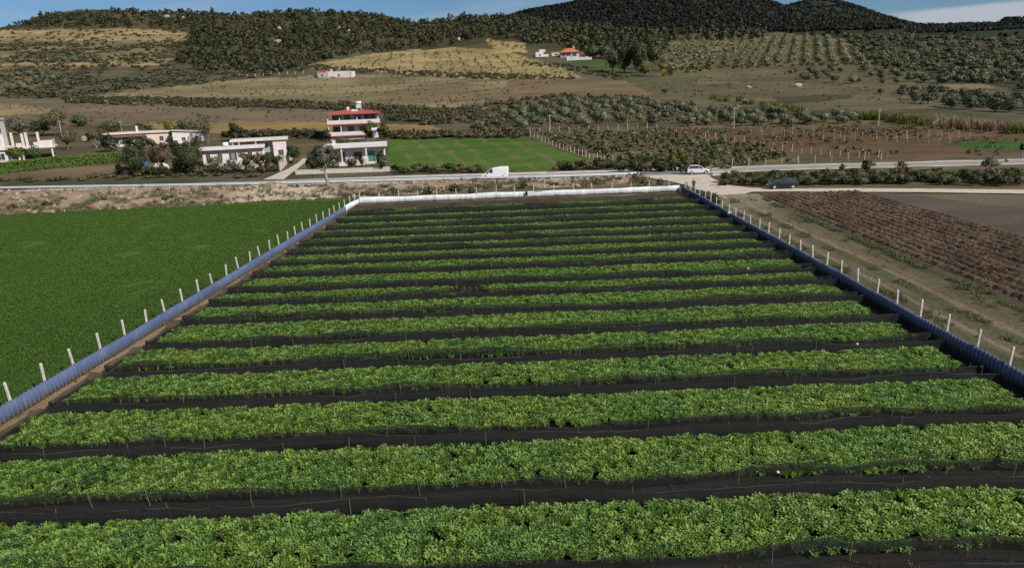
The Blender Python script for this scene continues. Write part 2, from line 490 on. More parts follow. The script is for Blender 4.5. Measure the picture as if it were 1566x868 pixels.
def template_set(name, meshes):
    c = bpy.data.collections.new(name)                     # never linked: only a source for the stuff below
    for m in meshes:
        c.objects.link(bpy.data.objects.new(m.name, m))
    return c

def scatter(name, coll, nvar, P, scl, label, cat=None, group=None, tilt=0.0, seed=1):
    r = np.random.default_rng(seed)
    n = len(P)
    me = bpy.data.meshes.new(name)
    me.vertices.add(n)
    me.vertices.foreach_set("co", np.asarray(P, np.float32).ravel())
    rot = np.stack([r.normal(0, tilt, n), r.normal(0, tilt, n), r.uniform(0, 6.283, n)], 1).astype(np.float32)
    scl = np.asarray(scl, np.float32)
    if scl.ndim == 1: scl = np.repeat(scl[:, None], 3, 1)
    a = me.attributes.new("turn", 'FLOAT_VECTOR', 'POINT'); a.data.foreach_set("vector", rot.ravel())
    a = me.attributes.new("size", 'FLOAT_VECTOR', 'POINT'); a.data.foreach_set("vector", scl.ravel())
    a = me.attributes.new("pick", 'INT', 'POINT'); a.data.foreach_set("value", r.integers(0, nvar, n).astype(np.int32))
    o = link(name, me)
    ng = bpy.data.node_groups.new(name + "_spread", 'GeometryNodeTree')
    ng.interface.new_socket("Geometry", in_out='INPUT', socket_type='NodeSocketGeometry')
    ng.interface.new_socket("Geometry", in_out='OUTPUT', socket_type='NodeSocketGeometry')
    n_, l_ = ng.nodes, ng.links
    gi, go = n_.new("NodeGroupInput"), n_.new("NodeGroupOutput")
    ci = n_.new("GeometryNodeCollectionInfo")
    ci.inputs['Collection'].default_value = coll
    ci.inputs['Separate Children'].default_value = True
    ci.inputs['Reset Children'].default_value = True
    ip = n_.new("GeometryNodeInstanceOnPoints")
    ip.inputs['Pick Instance'].default_value = True
    def attr(nm, ty):
        q = n_.new("GeometryNodeInputNamedAttribute"); q.data_type = ty; q.inputs[0].default_value = nm
        return q.outputs[0]
    er = n_.new("FunctionNodeEulerToRotation")
    l_.new(attr("turn", 'FLOAT_VECTOR'), er.inputs[0])
    l_.new(gi.outputs[0], ip.inputs['Points']); l_.new(ci.outputs[0], ip.inputs['Instance'])
    l_.new(attr("pick", 'INT'), ip.inputs['Instance Index'])
    l_.new(er.outputs[0], ip.inputs['Rotation']); l_.new(attr("size", 'FLOAT_VECTOR'), ip.inputs['Scale'])
    l_.new(ip.outputs[0], go.inputs[0])
    md = o.modifiers.new("spread", 'NODES'); md.node_group = ng
    return tag(o, label, cat, group, 'stuff')

# ================================================================ terrain
# how far away the hillside is at each slope of sight (v = 1050 * drop per metre); flat plain above v = 115
_tab = [(-240, 1500), (-150, 1030), (-120, 890), (-100, 770), (-80, 655), (-60, 555), (-40, 465), (-20, 388), (0, 322), (20, 268), (40, 223), (60, 186), (80, 160), (100, 144), (115, 132.4)]
_vs = np.array([t[0] for t in _tab] + [125.0, 140, 200, 400, 1000]); _ds = np.array([t[1] for t in _tab] + [FPX * H / q for q in (125.0, 140, 200, 400, 1000)])
_vv = np.linspace(-240, 1000, 2481); _dd = np.exp(np.interp(_vv, _vs, np.log(_ds)))
_k = np.ones(41) / 41
_sm = np.convolve(np.pad(_dd, 20, 'edge'), _k, 'valid')
_dd = np.where(_vv > 128, FPX * H / np.maximum(_vv, 1), _sm)
_sY, _sV = _dd[::-1], _vv[::-1]
# where the hills end against the sky or against the farther mountains: (photo x, photo y of the ridge ground)
RIDGE = [(-900, 160), (-300, 70), (-60, 42), (20, 38), (60, 24), (120, 18), (200, 20), (300, 21), (350, 24), (420, 18), (500, 18), (555, 19), (600, 32), (625, 34), (690, 32), (730, 27), (800, 26), (830, 34), (900, 44), (1000, 50),
         (1100, 50), (1200, 52), (1300, 56), (1400, 57), (1566, 58), (1800, 62), (2400, 90)]
_ra = np.array([px_ray(*p)[0] for p in RIDGE]); _rv = np.array([-px_ray(*p)[1] * FPX for p in RIDGE])

def base_S(Y):
    return -np.interp(Y, _sY, _sV) / FPX

def zfun(X, Y):
    X, Y = np.asarray(X, float), np.asarray(Y, float)
    a = X / np.maximum(Y, 60)
    vr = np.interp(a, _ra, _rv)
    Yr = np.interp(vr, _vv, _dd)
    Yc = np.minimum(Y, Yr)
    z = H + Yc * base_S(np.maximum(Yc, 20))
    z = z - 0.25 * np.maximum(Y - Yr, 0)
    amp = smooth01(Y, 230, 620)
    z = z + amp * ((fbm(X / 75, Y / 75, 3, 3) - 0.5) * 11 + (fbm(X / 22, Y / 22, 2, 9) - 0.5) * 2.6)
    return z * smooth01(Y, 122, 150)

def hill(px, py):
    """the point of the land that the photograph shows at (px, py)"""
    a, s = px_ray(px, py)
    Ys = np.concatenate([np.arange(15, 130, 1.0), np.geomspace(130, 1200, 500)])
    gap = H + s * Ys - zfun(a * Ys, Ys)
    k = int(np.argmax(gap <= 0)) if (gap <= 0).any() else len(Ys) - 1
    if k == 0: k = 1
    t = gap[k - 1] / (gap[k - 1] - gap[k]) if gap[k - 1] > 0 >= gap[k] else 1.0
    Y = Ys[k - 1] + (Ys[k] - Ys[k - 1]) * t
    return a * Y, Y, float(zfun(a * Y, Y))

def hills_pts(poly):
    return [hill(*p) for p in poly]

# land cover, from back to front: (outline on the land, colour, second colour, patch size m)
C_SCRUB = ((0.085, 0.075, 0.045), (0.052, 0.052, 0.028), 14)
COVER = [
 ([(-900, -50), (1566 + 900, -50), (2400, 140), (1566, 140), (1150, 60), (900, 60), (830, 90), (560, 75), (300, 100), (-900, 130)], (0.050, 0.048, 0.026), (0.090, 0.074, 0.042), 25),
 ([(-600, 30), (0, 46), (210, 44), (285, 50), (300, 62), (240, 68), (160, 66), (0, 66), (-600, 66)], (0.34, 0.25, 0.155), (0.20, 0.16, 0.095), 12),
 ([(-600, 64), (0, 62), (170, 62), (260, 70), (235, 84), (0, 88), (-600, 90)], (0.18, 0.145, 0.085), (0.09, 0.075, 0.045), 9),
 ([(-600, 84), (0, 84), (180, 82), (270, 90), (245, 99), (60, 104), (0, 102), (-600, 104)], (0.215, 0.16, 0.09), (0.13, 0.115, 0.055), 8),
 ([(0, 96), (245, 97), (245, 100.5), (0, 100.5)], (0.33, 0.25, 0.16), (0.27, 0.19, 0.12), 8),
 ([(-600, 104), (0, 104), (80, 106), (110, 120), (60, 132), (0, 138), (-600, 138)], (0.23, 0.165, 0.095), (0.11, 0.09, 0.05), 8),
 # tan terraces in the middle
 ([(452, 103), (520, 90), (580, 81), (640, 77), (700, 72), (760, 76), (815, 90), (865, 105), (885, 118), (800, 121), (700, 119), (600, 111), (500, 106)], (0.33, 0.245, 0.135), (0.22, 0.175, 0.095), 10),
 ([(740, 60), (800, 66), (806, 82), (760, 78)], (0.34, 0.27, 0.14), (0.25, 0.2, 0.09), 8),
 # dry grass field
 ([(90, 152), (230, 136), (420, 118), (560, 114), (700, 120), (880, 122), (950, 128), (760, 152), (745, 166), (700, 182), (640, 172), (400, 158), (90, 160)], (0.235, 0.190, 0.115), (0.155, 0.125, 0.08), 16),
 ([(-600, 150), (0, 150), (520, 168), (520, 186), (380, 190), (-600, 196)], (0.165, 0.128, 0.092), (0.125, 0.095, 0.068), 20),
 ([(-300, 158), (0, 158), (80, 166), (75, 172), (0, 178), (-300, 180)], (0.24, 0.185, 0.115), (0.17, 0.13, 0.08), 9),
 ([(225, 188), (505, 187), (580, 190), (650, 190), (725, 206), (600, 206), (330, 203), (228, 198)], (0.27, 0.185, 0.085), (0.21, 0.145, 0.07), 18),
 ([(-600, 196), (130, 190), (320, 203), (820, 206), (800, 213), (600, 213), (560, 262), (0, 275), (-600, 270)], (0.135, 0.105, 0.070), (0.085, 0.072, 0.045), 9),
 ([(80, 246), (185, 247), (185, 262), (80, 275), (0, 272), (0, 268)], (0.165, 0.122, 0.082), (0.12, 0.092, 0.06), 7),
 # bright winter wheat
 ([(597, 212), (700, 210), (800, 210), (850, 228), (900, 243), (935, 253), (900, 257), (760, 262), (600, 262), (590, 240)], (0.078, 0.130, 0.024), (0.056, 0.108, 0.022), 22),
 # olive grove and the small orchard
 ([(720, 190), (760, 160), (850, 150), (960, 150), (1000, 160), (1220, 180), (1566, 190), (1700, 190), (1700, 205), (1200, 205), (1000, 205), (820, 208), (740, 205)], (0.155, 0.128, 0.078), (0.095, 0.088, 0.050), 9),
 ([(806, 205), (1000, 202), (1220, 236), (1225, 252), (1100, 262), (950, 262), (930, 250), (860, 228)], (0.150, 0.128, 0.080), (0.095, 0.090, 0.050), 5),
 # reddish brown ploughland
 ([(985, 196), (1150, 198), (1320, 194), (1440, 196), (1700, 206), (1700, 252), (1300, 246), (1100, 222)], (0.150, 0.092, 0.062), (0.100, 0.068, 0.045), 10),
 ([(1140, 202), (1430, 207), (1440, 222), (1300, 225), (1140, 216)], (0.16, 0.085, 0.055), (0.10, 0.075, 0.045), 5),
 ([(1440, 219), (1500, 215), (1700, 214), (1700, 232), (1480, 228)], (0.050, 0.11, 0.025), (0.040, 0.09, 0.022), 12),
 # far green field and the grassy slopes right of it
 ([(860, 89), (905, 90), (948, 94), (962, 119), (925, 114), (880, 101)], (0.070, 0.108, 0.036), (0.058, 0.092, 0.032), 18),
 ([(960, 132), (1000, 120), (1100, 104), (1200, 100), (1290, 112), (1370, 132), (1500, 145), (1440, 165), (1300, 170), (1100, 162), (1010, 152), (950, 140)], (0.150, 0.124, 0.082), (0.105, 0.094, 0.056), 20),
 ([(960, 130), (1010, 118), (1080, 112), (1060, 135), (980, 140)], (0.125, 0.118, 0.066), (0.10, 0.096, 0.055), 15),
 ([(1185, 148), (1300, 145), (1300, 152), (1190, 158)], (0.095, 0.075, 0.05), (0.07, 0.058, 0.04), 9),
 ([(1030, 64), (1200, 54), (1290, 60), (1335, 96), (1200, 99), (1000, 118), (1010, 90)], (0.175, 0.142, 0.080), (0.115, 0.10, 0.055), 12),
 ([(1165, 40), (1270, 44), (1280, 58), (1180, 60)], (0.16, 0.11, 0.075), (0.11, 0.085, 0.055), 10),
 ([(1415, 132), (1500, 128), (1520, 134), (1440, 140)], (0.29, 0.22, 0.13), (0.21, 0.165, 0.09), 8),
 ([(780, 122), (900, 118), (960, 124), (1010, 152), (900, 150), (760, 156)], (0.175, 0.125, 0.085), (0.12, 0.09, 0.06), 12),
 ([(1195, 100), (1330, 98), (1420, 112), (1420, 130), (1250, 132), (1205, 122)], (0.14, 0.115, 0.073), (0.095, 0.085, 0.05), 9),
]

STREAKS = [[(655, 213), (661, 213), (700, 236), (722, 262), (712, 262), (690, 238)], [(690, 212), (695, 212), (730, 232), (756, 262), (749, 262), (722, 234)], [(628, 214), (634, 214), (668, 236), (684, 262), (676, 262), (658, 238)],
           [(735, 212), (740, 212), (790, 236), (822, 258), (814, 258), (782, 238)], [(770, 212), (775, 212), (830, 236), (868, 256), (860, 257), (822, 238)], [(606, 222), (612, 222), (632, 240), (646, 262), (638, 262), (624, 242)]]
LV = lambda p, c: tuple(v * k * (.84 if np.mean([q[0] for q in p]) < 900 else .72) for v, k in zip(c, (1, 1, .84)))
COVER = [(p, LV(p, a), LV(p, b), z) for p, a, b, z in COVER]
COVER += [(p, (0.105, 0.105, 0.042), (0.075, 0.098, 0.028), 5) for p in STREAKS]
def paint(X, Y, PX, PY, base, base2, psize, cover):
    n1 = fbm(X / psize, Y / psize, 4, 31)[:, None]
    t = smooth01(n1, 0.35, 0.65)
    C = np.array(base) * (1 - t) + np.array(base2) * t
    jx = (fbm(X / 6, Y / 6, 3, 5) - 0.5) * 14
    jy = (fbm(X / 6, Y / 6, 3, 6) - 0.5) * 5
    for poly, c1, c2, ps in cover:
        m = inside(PX + jx, PY + jy, poly)
        if not m.any(): continue
        # worked land is streaked along its rows, so the patches are stretched sideways
        t = smooth01(fbm(X[m] / (ps * 2.2), Y[m] / ps, 4, int(ps * 7) % 50 + 40), 0.3, 0.7)[:, None]
        C[m] = np.array(c1) * (1 - t) + np.array(c2) * t
    return C

def sheet(name, A, YS, cover, base, base2, ps, mat, zoff=0.0, zf=zfun):
    AA, YY = np.meshgrid(A, YS)
    X = AA * np.maximum(YY, 60)
    Z = zf(X, YY) + zoff
    PX, PY = proj(X, np.maximum(YY, 12), np.where(YY < 12, 0, Z))
    C = paint(X.ravel(), YY.ravel(), PX.ravel(), PY.ravel(), base, base2, ps, cover)
    nc, nr = len(A), len(YS)
    i = np.arange(nr - 1)[:, None] * nc + np.arange(nc - 1)[None]
    F = np.stack([i, i + 1, i + 1 + nc, i + nc], -1).reshape(-1, 4)
    V = np.stack([X.ravel(), YY.ravel(), Z.ravel()], 1)
    me = arr_mesh(name, V, F, mat, {"cover": np.concatenate([C, np.ones((len(C), 1))], 1)}, smooth=True)
    return link(name, me)

A_ = np.concatenate([np.linspace(-2.4, -0.9, 40)[:-1], np.linspace(-0.9, 0.9, 640), np.linspace(0.9, 2.4, 40)[1:]])
vline = np.arange(112, -170, -1.15)
Yh = np.interp(vline, _vv, _dd)
Yh = np.concatenate([[132.0], Yh[Yh > 132.6], [1300, 1500]])
tag(sheet("hillside", A_, Yh, COVER, C_SCRUB[0], C_SCRUB[1], C_SCRUB[2], M['land']), kind='structure')

GCOVER = [
 ([(-900, 282), (0, 262), (470, 258), (590, 256), (930, 248), (1110, 240), (1110, 262), (1000, 268), (640, 276), (340, 283), (-900, 320)], (0.12, 0.105, 0.06), (0.085, 0.085, 0.042), 5),
 ([(440, 262), (1100, 250), (1100, 264), (860, 269), (640, 274), (500, 277)], (0.26, 0.185, 0.11), (0.15, 0.115, 0.07), 7),
 ([(500, 300), (1045, 280), (1050, 262), (640, 280), (500, 290)], (0.105, 0.105, 0.048), (0.15, 0.115, 0.065), 4),
 ([(1050, 262), (1700, 235), (1700, 262), (1100, 266)], (0.14, 0.105, 0.068), (0.10, 0.082, 0.05), 6),
 ([(1080, 262), (1700, 255), (1700, 292), (1150, 291), (1100, 280)], (0.085, 0.082, 0.042), (0.12, 0.095, 0.056), 4),
 ([(1310, 296), (1700, 296), (1900, 420), (1566, 384), (1420, 330)], (0.120, 0.092, 0.073), (0.085, 0.067, 0.052), 6),
 ([(1380, 296), (1566, 298), (1700, 300), (1700, 330), (1500, 312)], (0.10, 0.105, 0.05), (0.12, 0.10, 0.065), 6),
]
yg = np.concatenate([[-120, -60, -20, 0], np.linspace(10, 60, 60), np.geomspace(60.8, 132, 110)])
tag(sheet("ground", A_, yg, GCOVER, (0.115, 0.092, 0.055), (0.075, 0.070, 0.036), 6, M['near_land']), kind='structure')

def mountain(name, skyline, Y0, Yc, v0, seed, col, tree):
    sa = np.array([px_ray(*p)[0] for p in skyline]); ss = np.array([px_ray(*p)[1] for p in skyline])
    A = np.linspace(sa[0], sa[-1], 260); T = np.linspace(0, 1.7, 70)
    AA, TT = np.meshgrid(A, T)
    crest = H + Yc * np.interp(AA, sa, ss) - 5
    base = H + Y0 * (-v0 / FPX) * np.ones_like(AA)
    Y = Y0 + TT * (Yc - Y0)
    X = AA * Y
    rise = np.where(TT <= 1, smooth01(TT, -0.25, 1.0), 1 - 0.8 * smooth01(TT, 1.0, 1.9))
    rise = (rise - smooth01(0.0, -0.25, 1.0)) / (1 - smooth01(0.0, -0.25, 1.0))
    Z = base - 60 * (TT <= 0) + np.maximum(crest - base, -40) * rise
    Z += (fbm(X / 160, Y / 160, 4, seed) - 0.5) * 46 * np.clip(1 - np.abs(TT - 0.5) * 1.9, 0, 1)
    nc, nr = len(A), len(T)
    i = np.arange(nr - 1)[:, None] * nc + np.arange(nc - 1)[None]
    F = np.stack([i, i + 1, i + 1 + nc, i + nc], -1).reshape(-1, 4)
    V = np.stack([X.ravel(), Y.ravel(), Z.ravel()], 1)
    t = fbm(X.ravel() / 60, Y.ravel() / 60, 4, seed + 4)[:, None]
    C = np.array(col) * (0.7 + 0.6 * t)
    tag(link(name, arr_mesh(name, V, F, M['land'], {"cover": np.concatenate([C, np.ones((len(C), 1))], 1)}, smooth=True)), kind='structure')
    r = np.random.default_rng(seed)
    n = tree
    fa, ft = r.uniform(0, nc - 1.01, n), r.uniform(0.5, 43.5, n)
    ia, it = fa.astype(int), ft.astype(int)
    ua, ut = fa - ia, ft - it
    P = np.zeros((n, 3))
    for k, G in enumerate((X, Y, Z)):
        P[:, k] = (G[it, ia] * (1 - ua) + G[it, ia + 1] * ua) * (1 - ut) + (G[it + 1, ia] * (1 - ua) + G[it + 1, ia + 1] * ua) * ut
    return P, r

T_forest = template_set("forest_trees", [plant_template("forest_tree_form", L_['forest'], 40 + k, rx=2.6, ry=2.6, rz=2.3 + 0.4 * (k % 3), zc=2.3, nclump=9, nleaf=90, ls=0.62) for k in range(5)])
T_mount = template_set("mountain_trees", [plant_template("mountain_tree_form", L_['mountain'], 60 + k, rx=3.6, ry=3.6, rz=3.2, zc=2.4, nclump=8, nleaf=70, ls=0.95) for k in range(4)])
T_scrub = template_set("scrub_bushes", [plant_template("scrub_form", L_['scrub'], 80 + k, rx=1.5, ry=1.5, rz=1.0, zc=0.8, nclump=8, nleaf=75, ls=0.36) for k in range(5)])
T_pale = template_set("pale_olive_forms", [plant_template("pale_olive_form", L_['olive'], 100 + k, rx=2.1, ry=2.1, rz=1.5, zc=1.5, nclump=10, nleaf=130, ls=0.38) for k in range(4)])
T_olive = template_set("olive_forms", [plant_template("olive_form", L_['dark_olive' if k % 2 else 'mid_olive'], 100 + k, rx=2.1, ry=2.1, rz=1.5, zc=1.5, nclump=10, nleaf=130, ls=0.38) for k in range(4)])
T_ridge = template_set("ridge_woodland", [o_.data for o_ in list(T_forest.objects)[:5] + list(T_scrub.objects)[:3]])
T_mixed = template_set("mixed_woodland", [o_.data for o_ in list(T_forest.objects)[:3] + list(T_scrub.objects)[:3] + list(T_olive.objects)[:2]])
T_terrace = template_set("terrace_scrub", [o_.data for o_ in list(T_scrub.objects)[:4]] + [plant_template("dry_scrub_form", L_['drybush'], 88 + k, rx=1.5, ry=1.5, rz=0.9, zc=0.7, nclump=8, nleaf=85, ls=0.33) for k in range(3)] + [plant_template("brown_scrub_form", L_['brown'], 93 + k, rx=1.4, ry=1.4, rz=0.9, zc=0.7, nclump=8, nleaf=80, ls=0.32) for k in range(2)] + [list(T_olive.objects)[0].data])
T_grass = template_set("dry_tufts", [plant_template("dry_tuft_form", L_['dryweed'], 120 + k, rx=0.55, ry=0.55, rz=0.4, zc=0.3, nclump=6, nleaf=32, ls=0.16) for k in range(4)])

MT1 = [(600, 60), (690, 50), (740, 40), (790, 30), (830, 17), (870, 9), (900, 2), (950, -8), (1030, -17), (1100, -9), (1160, 1), (1200, 15), (1240, 30), (1300, 46), (1380, 62)]
P1, r1 = mountain("wooded_mountain", MT1, 900, 1800, -70, 21, (0.020, 0.026, 0.014), 17000)  # ground colour likewise darkened to stand in for cloud shadow
scatter("mountain_forest", T_mount, 4, P1, r1.uniform(0.7, 1.35, len(P1)), "dark closed woodland covering the tall rounded mountain", "woodland", seed=3)
MT2 = [(1080, 60), (1150, 40), (1200, 17), (1240, 3), (1275, 4), (1300, 11), (1350, 29), (1400, 42), (1440, 44), (1500, 42), (1527, 41), (1536, 33), (1600, 32), (1750, 44), (2100, 80)]
P2, r2 = mountain("distant_ridge", MT2, 1300, 2500, -62, 22, (0.020, 0.026, 0.016), 15000)
scatter("ridge_forest", T_mount, 4, P2, r2.uniform(0.8, 1.5, len(P2)), "dark woodland on the farther ridge under the pale cloud bank", "woodland", seed=4)

# ------------------------------------------------ points on the land
def pts_in(poly, density, seed, holes=(), clump=0.0, csize=25.0):
    r = np.random.default_rng(seed)
    W = np.array(hills_pts(poly))
    x0, x1, y0, y1 = W[:, 0].min(), W[:, 0].max(), W[:, 1].min(), W[:, 1].max()
    n = int((x1 - x0) * (y1 - y0) * density)
    X, Y = r.uniform(x0, x1, n), r.uniform(y0, y1, n)
    Z = zfun(X, Y)
    px, py = proj(X, Y, Z)
    k = inside(px, py, poly)
    for h in holes: k &= ~inside(px, py, h)
    if clump:
        k &= fbm(X / csize, Y / csize, 3, seed + 70) > clump + r.normal(0, 0.04, n)
    return np.stack([X, Y, Z], 1)[k]

def lattice(poly, dx, dy, ang, seed, jit=0.12, drop=0.08):
    r = np.random.default_rng(seed)
    W = np.array(hills_pts(poly)); c = W.mean(0)
    rad = max(np.ptp(W[:, 0]), np.ptp(W[:, 1]))
    gx, gy = np.meshgrid(np.arange(-rad, rad, dx), np.arange(-rad, rad, dy))
    gx = gx + r.normal(0, jit * dx, gx.shape); gy = gy + r.normal(0, jit * dy, gy.shape)
    ca, sa = math.cos(ang), math.sin(ang)
    X, Y = (c[0] + gx * ca - gy * sa).ravel(), (c[1] + gx * sa + gy * ca).ravel()
    k = (Y > 20) & (r.uniform(size=X.shape) > drop)
    X, Y = X[k], Y[k]
    Z = zfun(X, Y); px, py = proj(X, Y, Z)
    k = inside(px, py, poly)
    return np.stack([X, Y, Z], 1)[k]


FOREST = [(-700, 40), (0, 25), (300, 12), (560, 8), (620, 24), (830, 10), (840, 30), (800, 62), (735, 58), (690, 70), (620, 76), (520, 86), (430, 112), (330, 112), (270, 95), (290, 60), (285, 43), (0, 40), (-700, 62)]
P = pts_in(FOREST, 0.035, 5)
tn = np.random.default_rng(6)
scatter("hilltop_forest", T_ridge, 8, P, 0.42 + tn.gamma(3.0, 0.16, len(P)).clip(0, 1.1), "dark evergreen woodland along the crest of the long hill", "woodland", seed=7)
MID = [(830, 30), (1180, 40), (1170, 60), (1030, 64), (1000, 95), (960, 85), (950, 92), (905, 88), (860, 70), (800, 66), (790, 55)]
P = pts_in(MID, 0.045, 8)
scatter("valley_woodland", T_mixed, 8, P, tn.uniform(0.7, 1.5, len(P)), "mixed olive and oak scrub at the foot of the dark mountain", "woodland", seed=9)
RIGHT = [(1280, 44), (1566, 52), (2200, 80), (2200, 150), (1566, 140), (1520, 128), (1420, 130), (1330, 97), (1290, 60)]
P = pts_in(RIGHT, 0.034, 10, clump=0.30, csize=18)
scatter("olive_woodland", T_olive, 4, P, tn.uniform(0.8, 1.5, len(P)), "grey-green olive woodland filling the slope below the far ridge", "woodland", seed=11)
LEFT = [(-700, 40), (0, 40), (285, 43), (300, 60), (270, 95), (330, 112), (430, 110), (400, 120), (230, 136), (90, 150), (0, 150), (-700, 150)]
P = pts_in(LEFT, 0.045, 12, holes=[COVER[1][0], COVER[4][0]], clump=0.42, csize=20)
P = np.concatenate([P, pts_in(COVER[1][0], .03, 17, clump=.55, csize=9), pts_in(COVER[4][0], .03, 18, clump=.52, csize=9)])
scatter("hillside_scrub", T_terrace, 10, P, np.stack([0.5 + tn.gamma(3, .25, len(P)).clip(0, 1.7)] * 2 + [tn.uniform(0.5, 1.3, len(P))], 1), "low dark and brown scrub between the tan terraces", "scrub", seed=13)
# hedge banks between the fields
bands = [([(95, 150), (260, 150), (420, 155), (520, 158), (640, 165), (740, 166), (735, 176), (640, 184), (560, 172), (420, 165), (300, 165), (100, 158)], 0.22, 0.30),
         ([(590, 168), (680, 175), (720, 188), (640, 192), (590, 182)], 0.2, 0.25),
         ([(340, 203), (500, 202), (500, 212), (340, 211)], 0.25, 0.2), ([(590, 205), (800, 202), (815, 208), (600, 212)], 0.35, 0.1),
         ([(480, 100), (560, 106), (640, 110), (700, 112), (760, 114), (880, 116), (880, 122), (760, 122), (660, 118), (520, 110), (440, 110)], 0.12, 0.3),
         ([(1010, 110), (1100, 100), (1200, 98), (1340, 96), (1340, 100), (1200, 102), (1100, 106), (1010, 118)], 0.06, 0.2),
         ([(800, 96), (880, 100), (960, 118), (950, 124), (870, 108), (800, 100)], 0.06, 0.3),
         ([(720, 165), (790, 150), (860, 146), (990, 150), (1000, 160), (860, 156), (770, 168), (735, 205), (715, 195)], 0.1, 0.25)]
PB = np.concatenate([pts_in(p, d, 20 + k, clump=c, csize=9) for k, (p, d, c) in enumerate(bands)])
scatter("hedge_scrub", T_scrub, 5, PB, np.stack([tn.uniform(0.5, 1.1, len(PB))] * 2 + [tn.uniform(0.45, 1.0, len(PB))], 1), "low brown and dark hedge growth along the field edges", "scrub", seed=14)
tufts = [([(90, 150), (230, 138), (420, 120), (560, 114), (700, 120), (880, 122), (760, 152), (700, 182), (400, 158)], 0.05, 0.42),
         ([(452, 103), (580, 82), (700, 73), (815, 90), (885, 118), (700, 119)], 0.04, 0.46),
         ([(0, 160), (520, 168), (520, 186), (0, 196)], 0.05, 0.50), ([(960, 132), (1200, 100), (1440, 165), (1100, 162)], 0.03, 0.45),
         ([(985, 196), (1440, 196), (1566, 206), (1566, 250), (1100, 222)], 0.25, 0.52), ([(806, 205), (1000, 202), (1220, 236), (1100, 262), (950, 262)], 0.5, 0.4),
         ([(720, 190), (850, 150), (1220, 180), (1566, 190), (1566, 205), (820, 208)], 0.15, 0.4)]
PT = np.concatenate([pts_in(p, d, 40 + k, clump=c, csize=7) for k, (p, d, c) in enumerate(tufts)])
scatter("dry_weeds", T_grass, 4, PT, tn.uniform(0.6, 1.5, len(PT)), "dry weeds and grass tufts across the sloping fields", "weeds", seed=15)

# ================================================================ the plot, its beds and fences
def xl(Y): return -24.8 + (Y - 30.1) * 0.0495            # left and right sheet fences
def xr(Y): return 24.0 + (Y - 29.7) * 0.012
Y_FAR = 98.0

def grid_sheet(name, u0, u1, nu, y0, y1, nv, xf, zf, cf, mat, kind='structure'):
    U, Y = np.meshgrid(np.linspace(u0, u1, nu), np.linspace(y0, y1, nv))
    X = xf(U, Y)
    Z = zf(U, X, Y)
    C = cf(U, X, Y)
    i = np.arange(nv - 1)[:, None] * nu + np.arange(nu - 1)[None]
    F = np.stack([i, i + 1, i + 1 + nu, i + nu], -1).reshape(-1, 4)
    me = arr_mesh(name, np.stack([X.ravel(), Y.ravel(), Z.ravel()], 1), F, mat, {"cover": np.concatenate([C.reshape(-1, 3), np.ones((C.size // 3, 1))], 1)}, smooth=True)
    return tag(link(name, me), kind=kind)

def lerp3(a, b, t): return np.array(a) * (1 - t[..., None]) + np.array(b) * t[..., None]

FAR = [91.1, 86.0, 81.0, 76.7, 72.1, 67.9, 64.1, 60.0, 55.8, 51.3, 47.8, 43.7, 39.2, 35.1, 30.7, 26.2, 21.6, 17.0, 12.8]
NEAR = [f + 1.35 for f in FAR[1:]] + [10.0]
def plot_cover(U, X, Y):
    left = X - xl(Y)
    t = 1 - smooth01(left + (fbm(X, Y / 1.5, 3, 4) - 0.5) * 0.7, 0.9, 1.25)
    c = lerp3((0.024, 0.021, 0.018), (0.25, 0.18, 0.105), t)
    far = smooth01(Y, 92.0, 93.5)
    return c * (1 - far[..., None]) + np.array((0.13, 0.095, 0.062)) * far[..., None]
grid_sheet("plot_soil", 0, 1, 130, 5, Y_FAR, 330, lambda U, Y: xl(Y) + U * (xr(Y) - xl(Y)),
           lambda U, X, Y: 0.012 + 0.05 * fbm(X / 0.8, Y / 0.8, 3, 2), plot_cover, M['near_land'])

# ---- leafy crop
def crop_plant(name, seed):
    r = np.random.default_rng(seed)
    V, F, T, NN = [], [], [], []
    for k in range(44):
        ang = r.uniform(0, 6.283); lean = r.uniform(0.05, 0.90)
        h = r.uniform(0.23, 0.35); ln, wd = r.uniform(0.050, 0.092), r.uniform(0.019, 0.033)
        d = np.array([math.cos(ang), math.sin(ang), 0]); s = np.array([-d[1], d[0], 0])
        p0 = d * (0.02 + lean * 0.22) + np.array([0, 0, h])
        curl = r.uniform(-0.5, 0.9)
        up = np.array([0, 0, 1.0]); tone = r.uniform(0.72, 1.25)
        rows = []
        for t, wf in ((0, 0.35), (0.4, 1.0), (0.75, 0.85), (1.0, 0.12)):
            c = p0 + d * ln * t * math.cos(curl * t) + up * ln * (0.75 - lean) * t - up * ln * 0.6 * curl * t * t
            rows.append([c - s * wd * wf + up * 0.02 * wf, c, c + s * wd * wf + up * 0.02 * wf])
        b = len(V)
        for rw in rows:
            for j_, q in enumerate(rw):
                V.append(q); T.append((tone, tone, tone, 1))
                nv_ = np.array([0, 0, 0.9]) - d * 0.35 + s * (j_ - 1) * 0.5 + r.normal(0, .12, 3); NN.append(nv_ / np.linalg.norm(nv_))
        for i in range(3):
            for j in range(2):
                F.append((b + (i + 1) * 3 + j, b + (i + 1) * 3 + j + 1, b + i * 3 + j + 1, b + i * 3 + j))
        # stalk
        b = len(V); w2 = s * 0.007
        for q in (-w2, w2, p0 + w2, p0 - w2): V.append(np.array(q)); T.append((1.2, 1.2, 0.9, 1)); NN.append(np.array([d[0], d[1], 0.0]))
        F.append((b, b + 1, b + 2, b + 3))
    return arr_mesh(name, V, F, L_['crop'], {"tone": T}, normals=NN)
T_crop = template_set("crop_plants", [crop_plant("crop_plant_form", 200 + k) for k in range(6)])
BARE = [flat(x, y, 0.3) for x, y in [(672, 442), (745, 440), (748, 430), (690, 429)]]
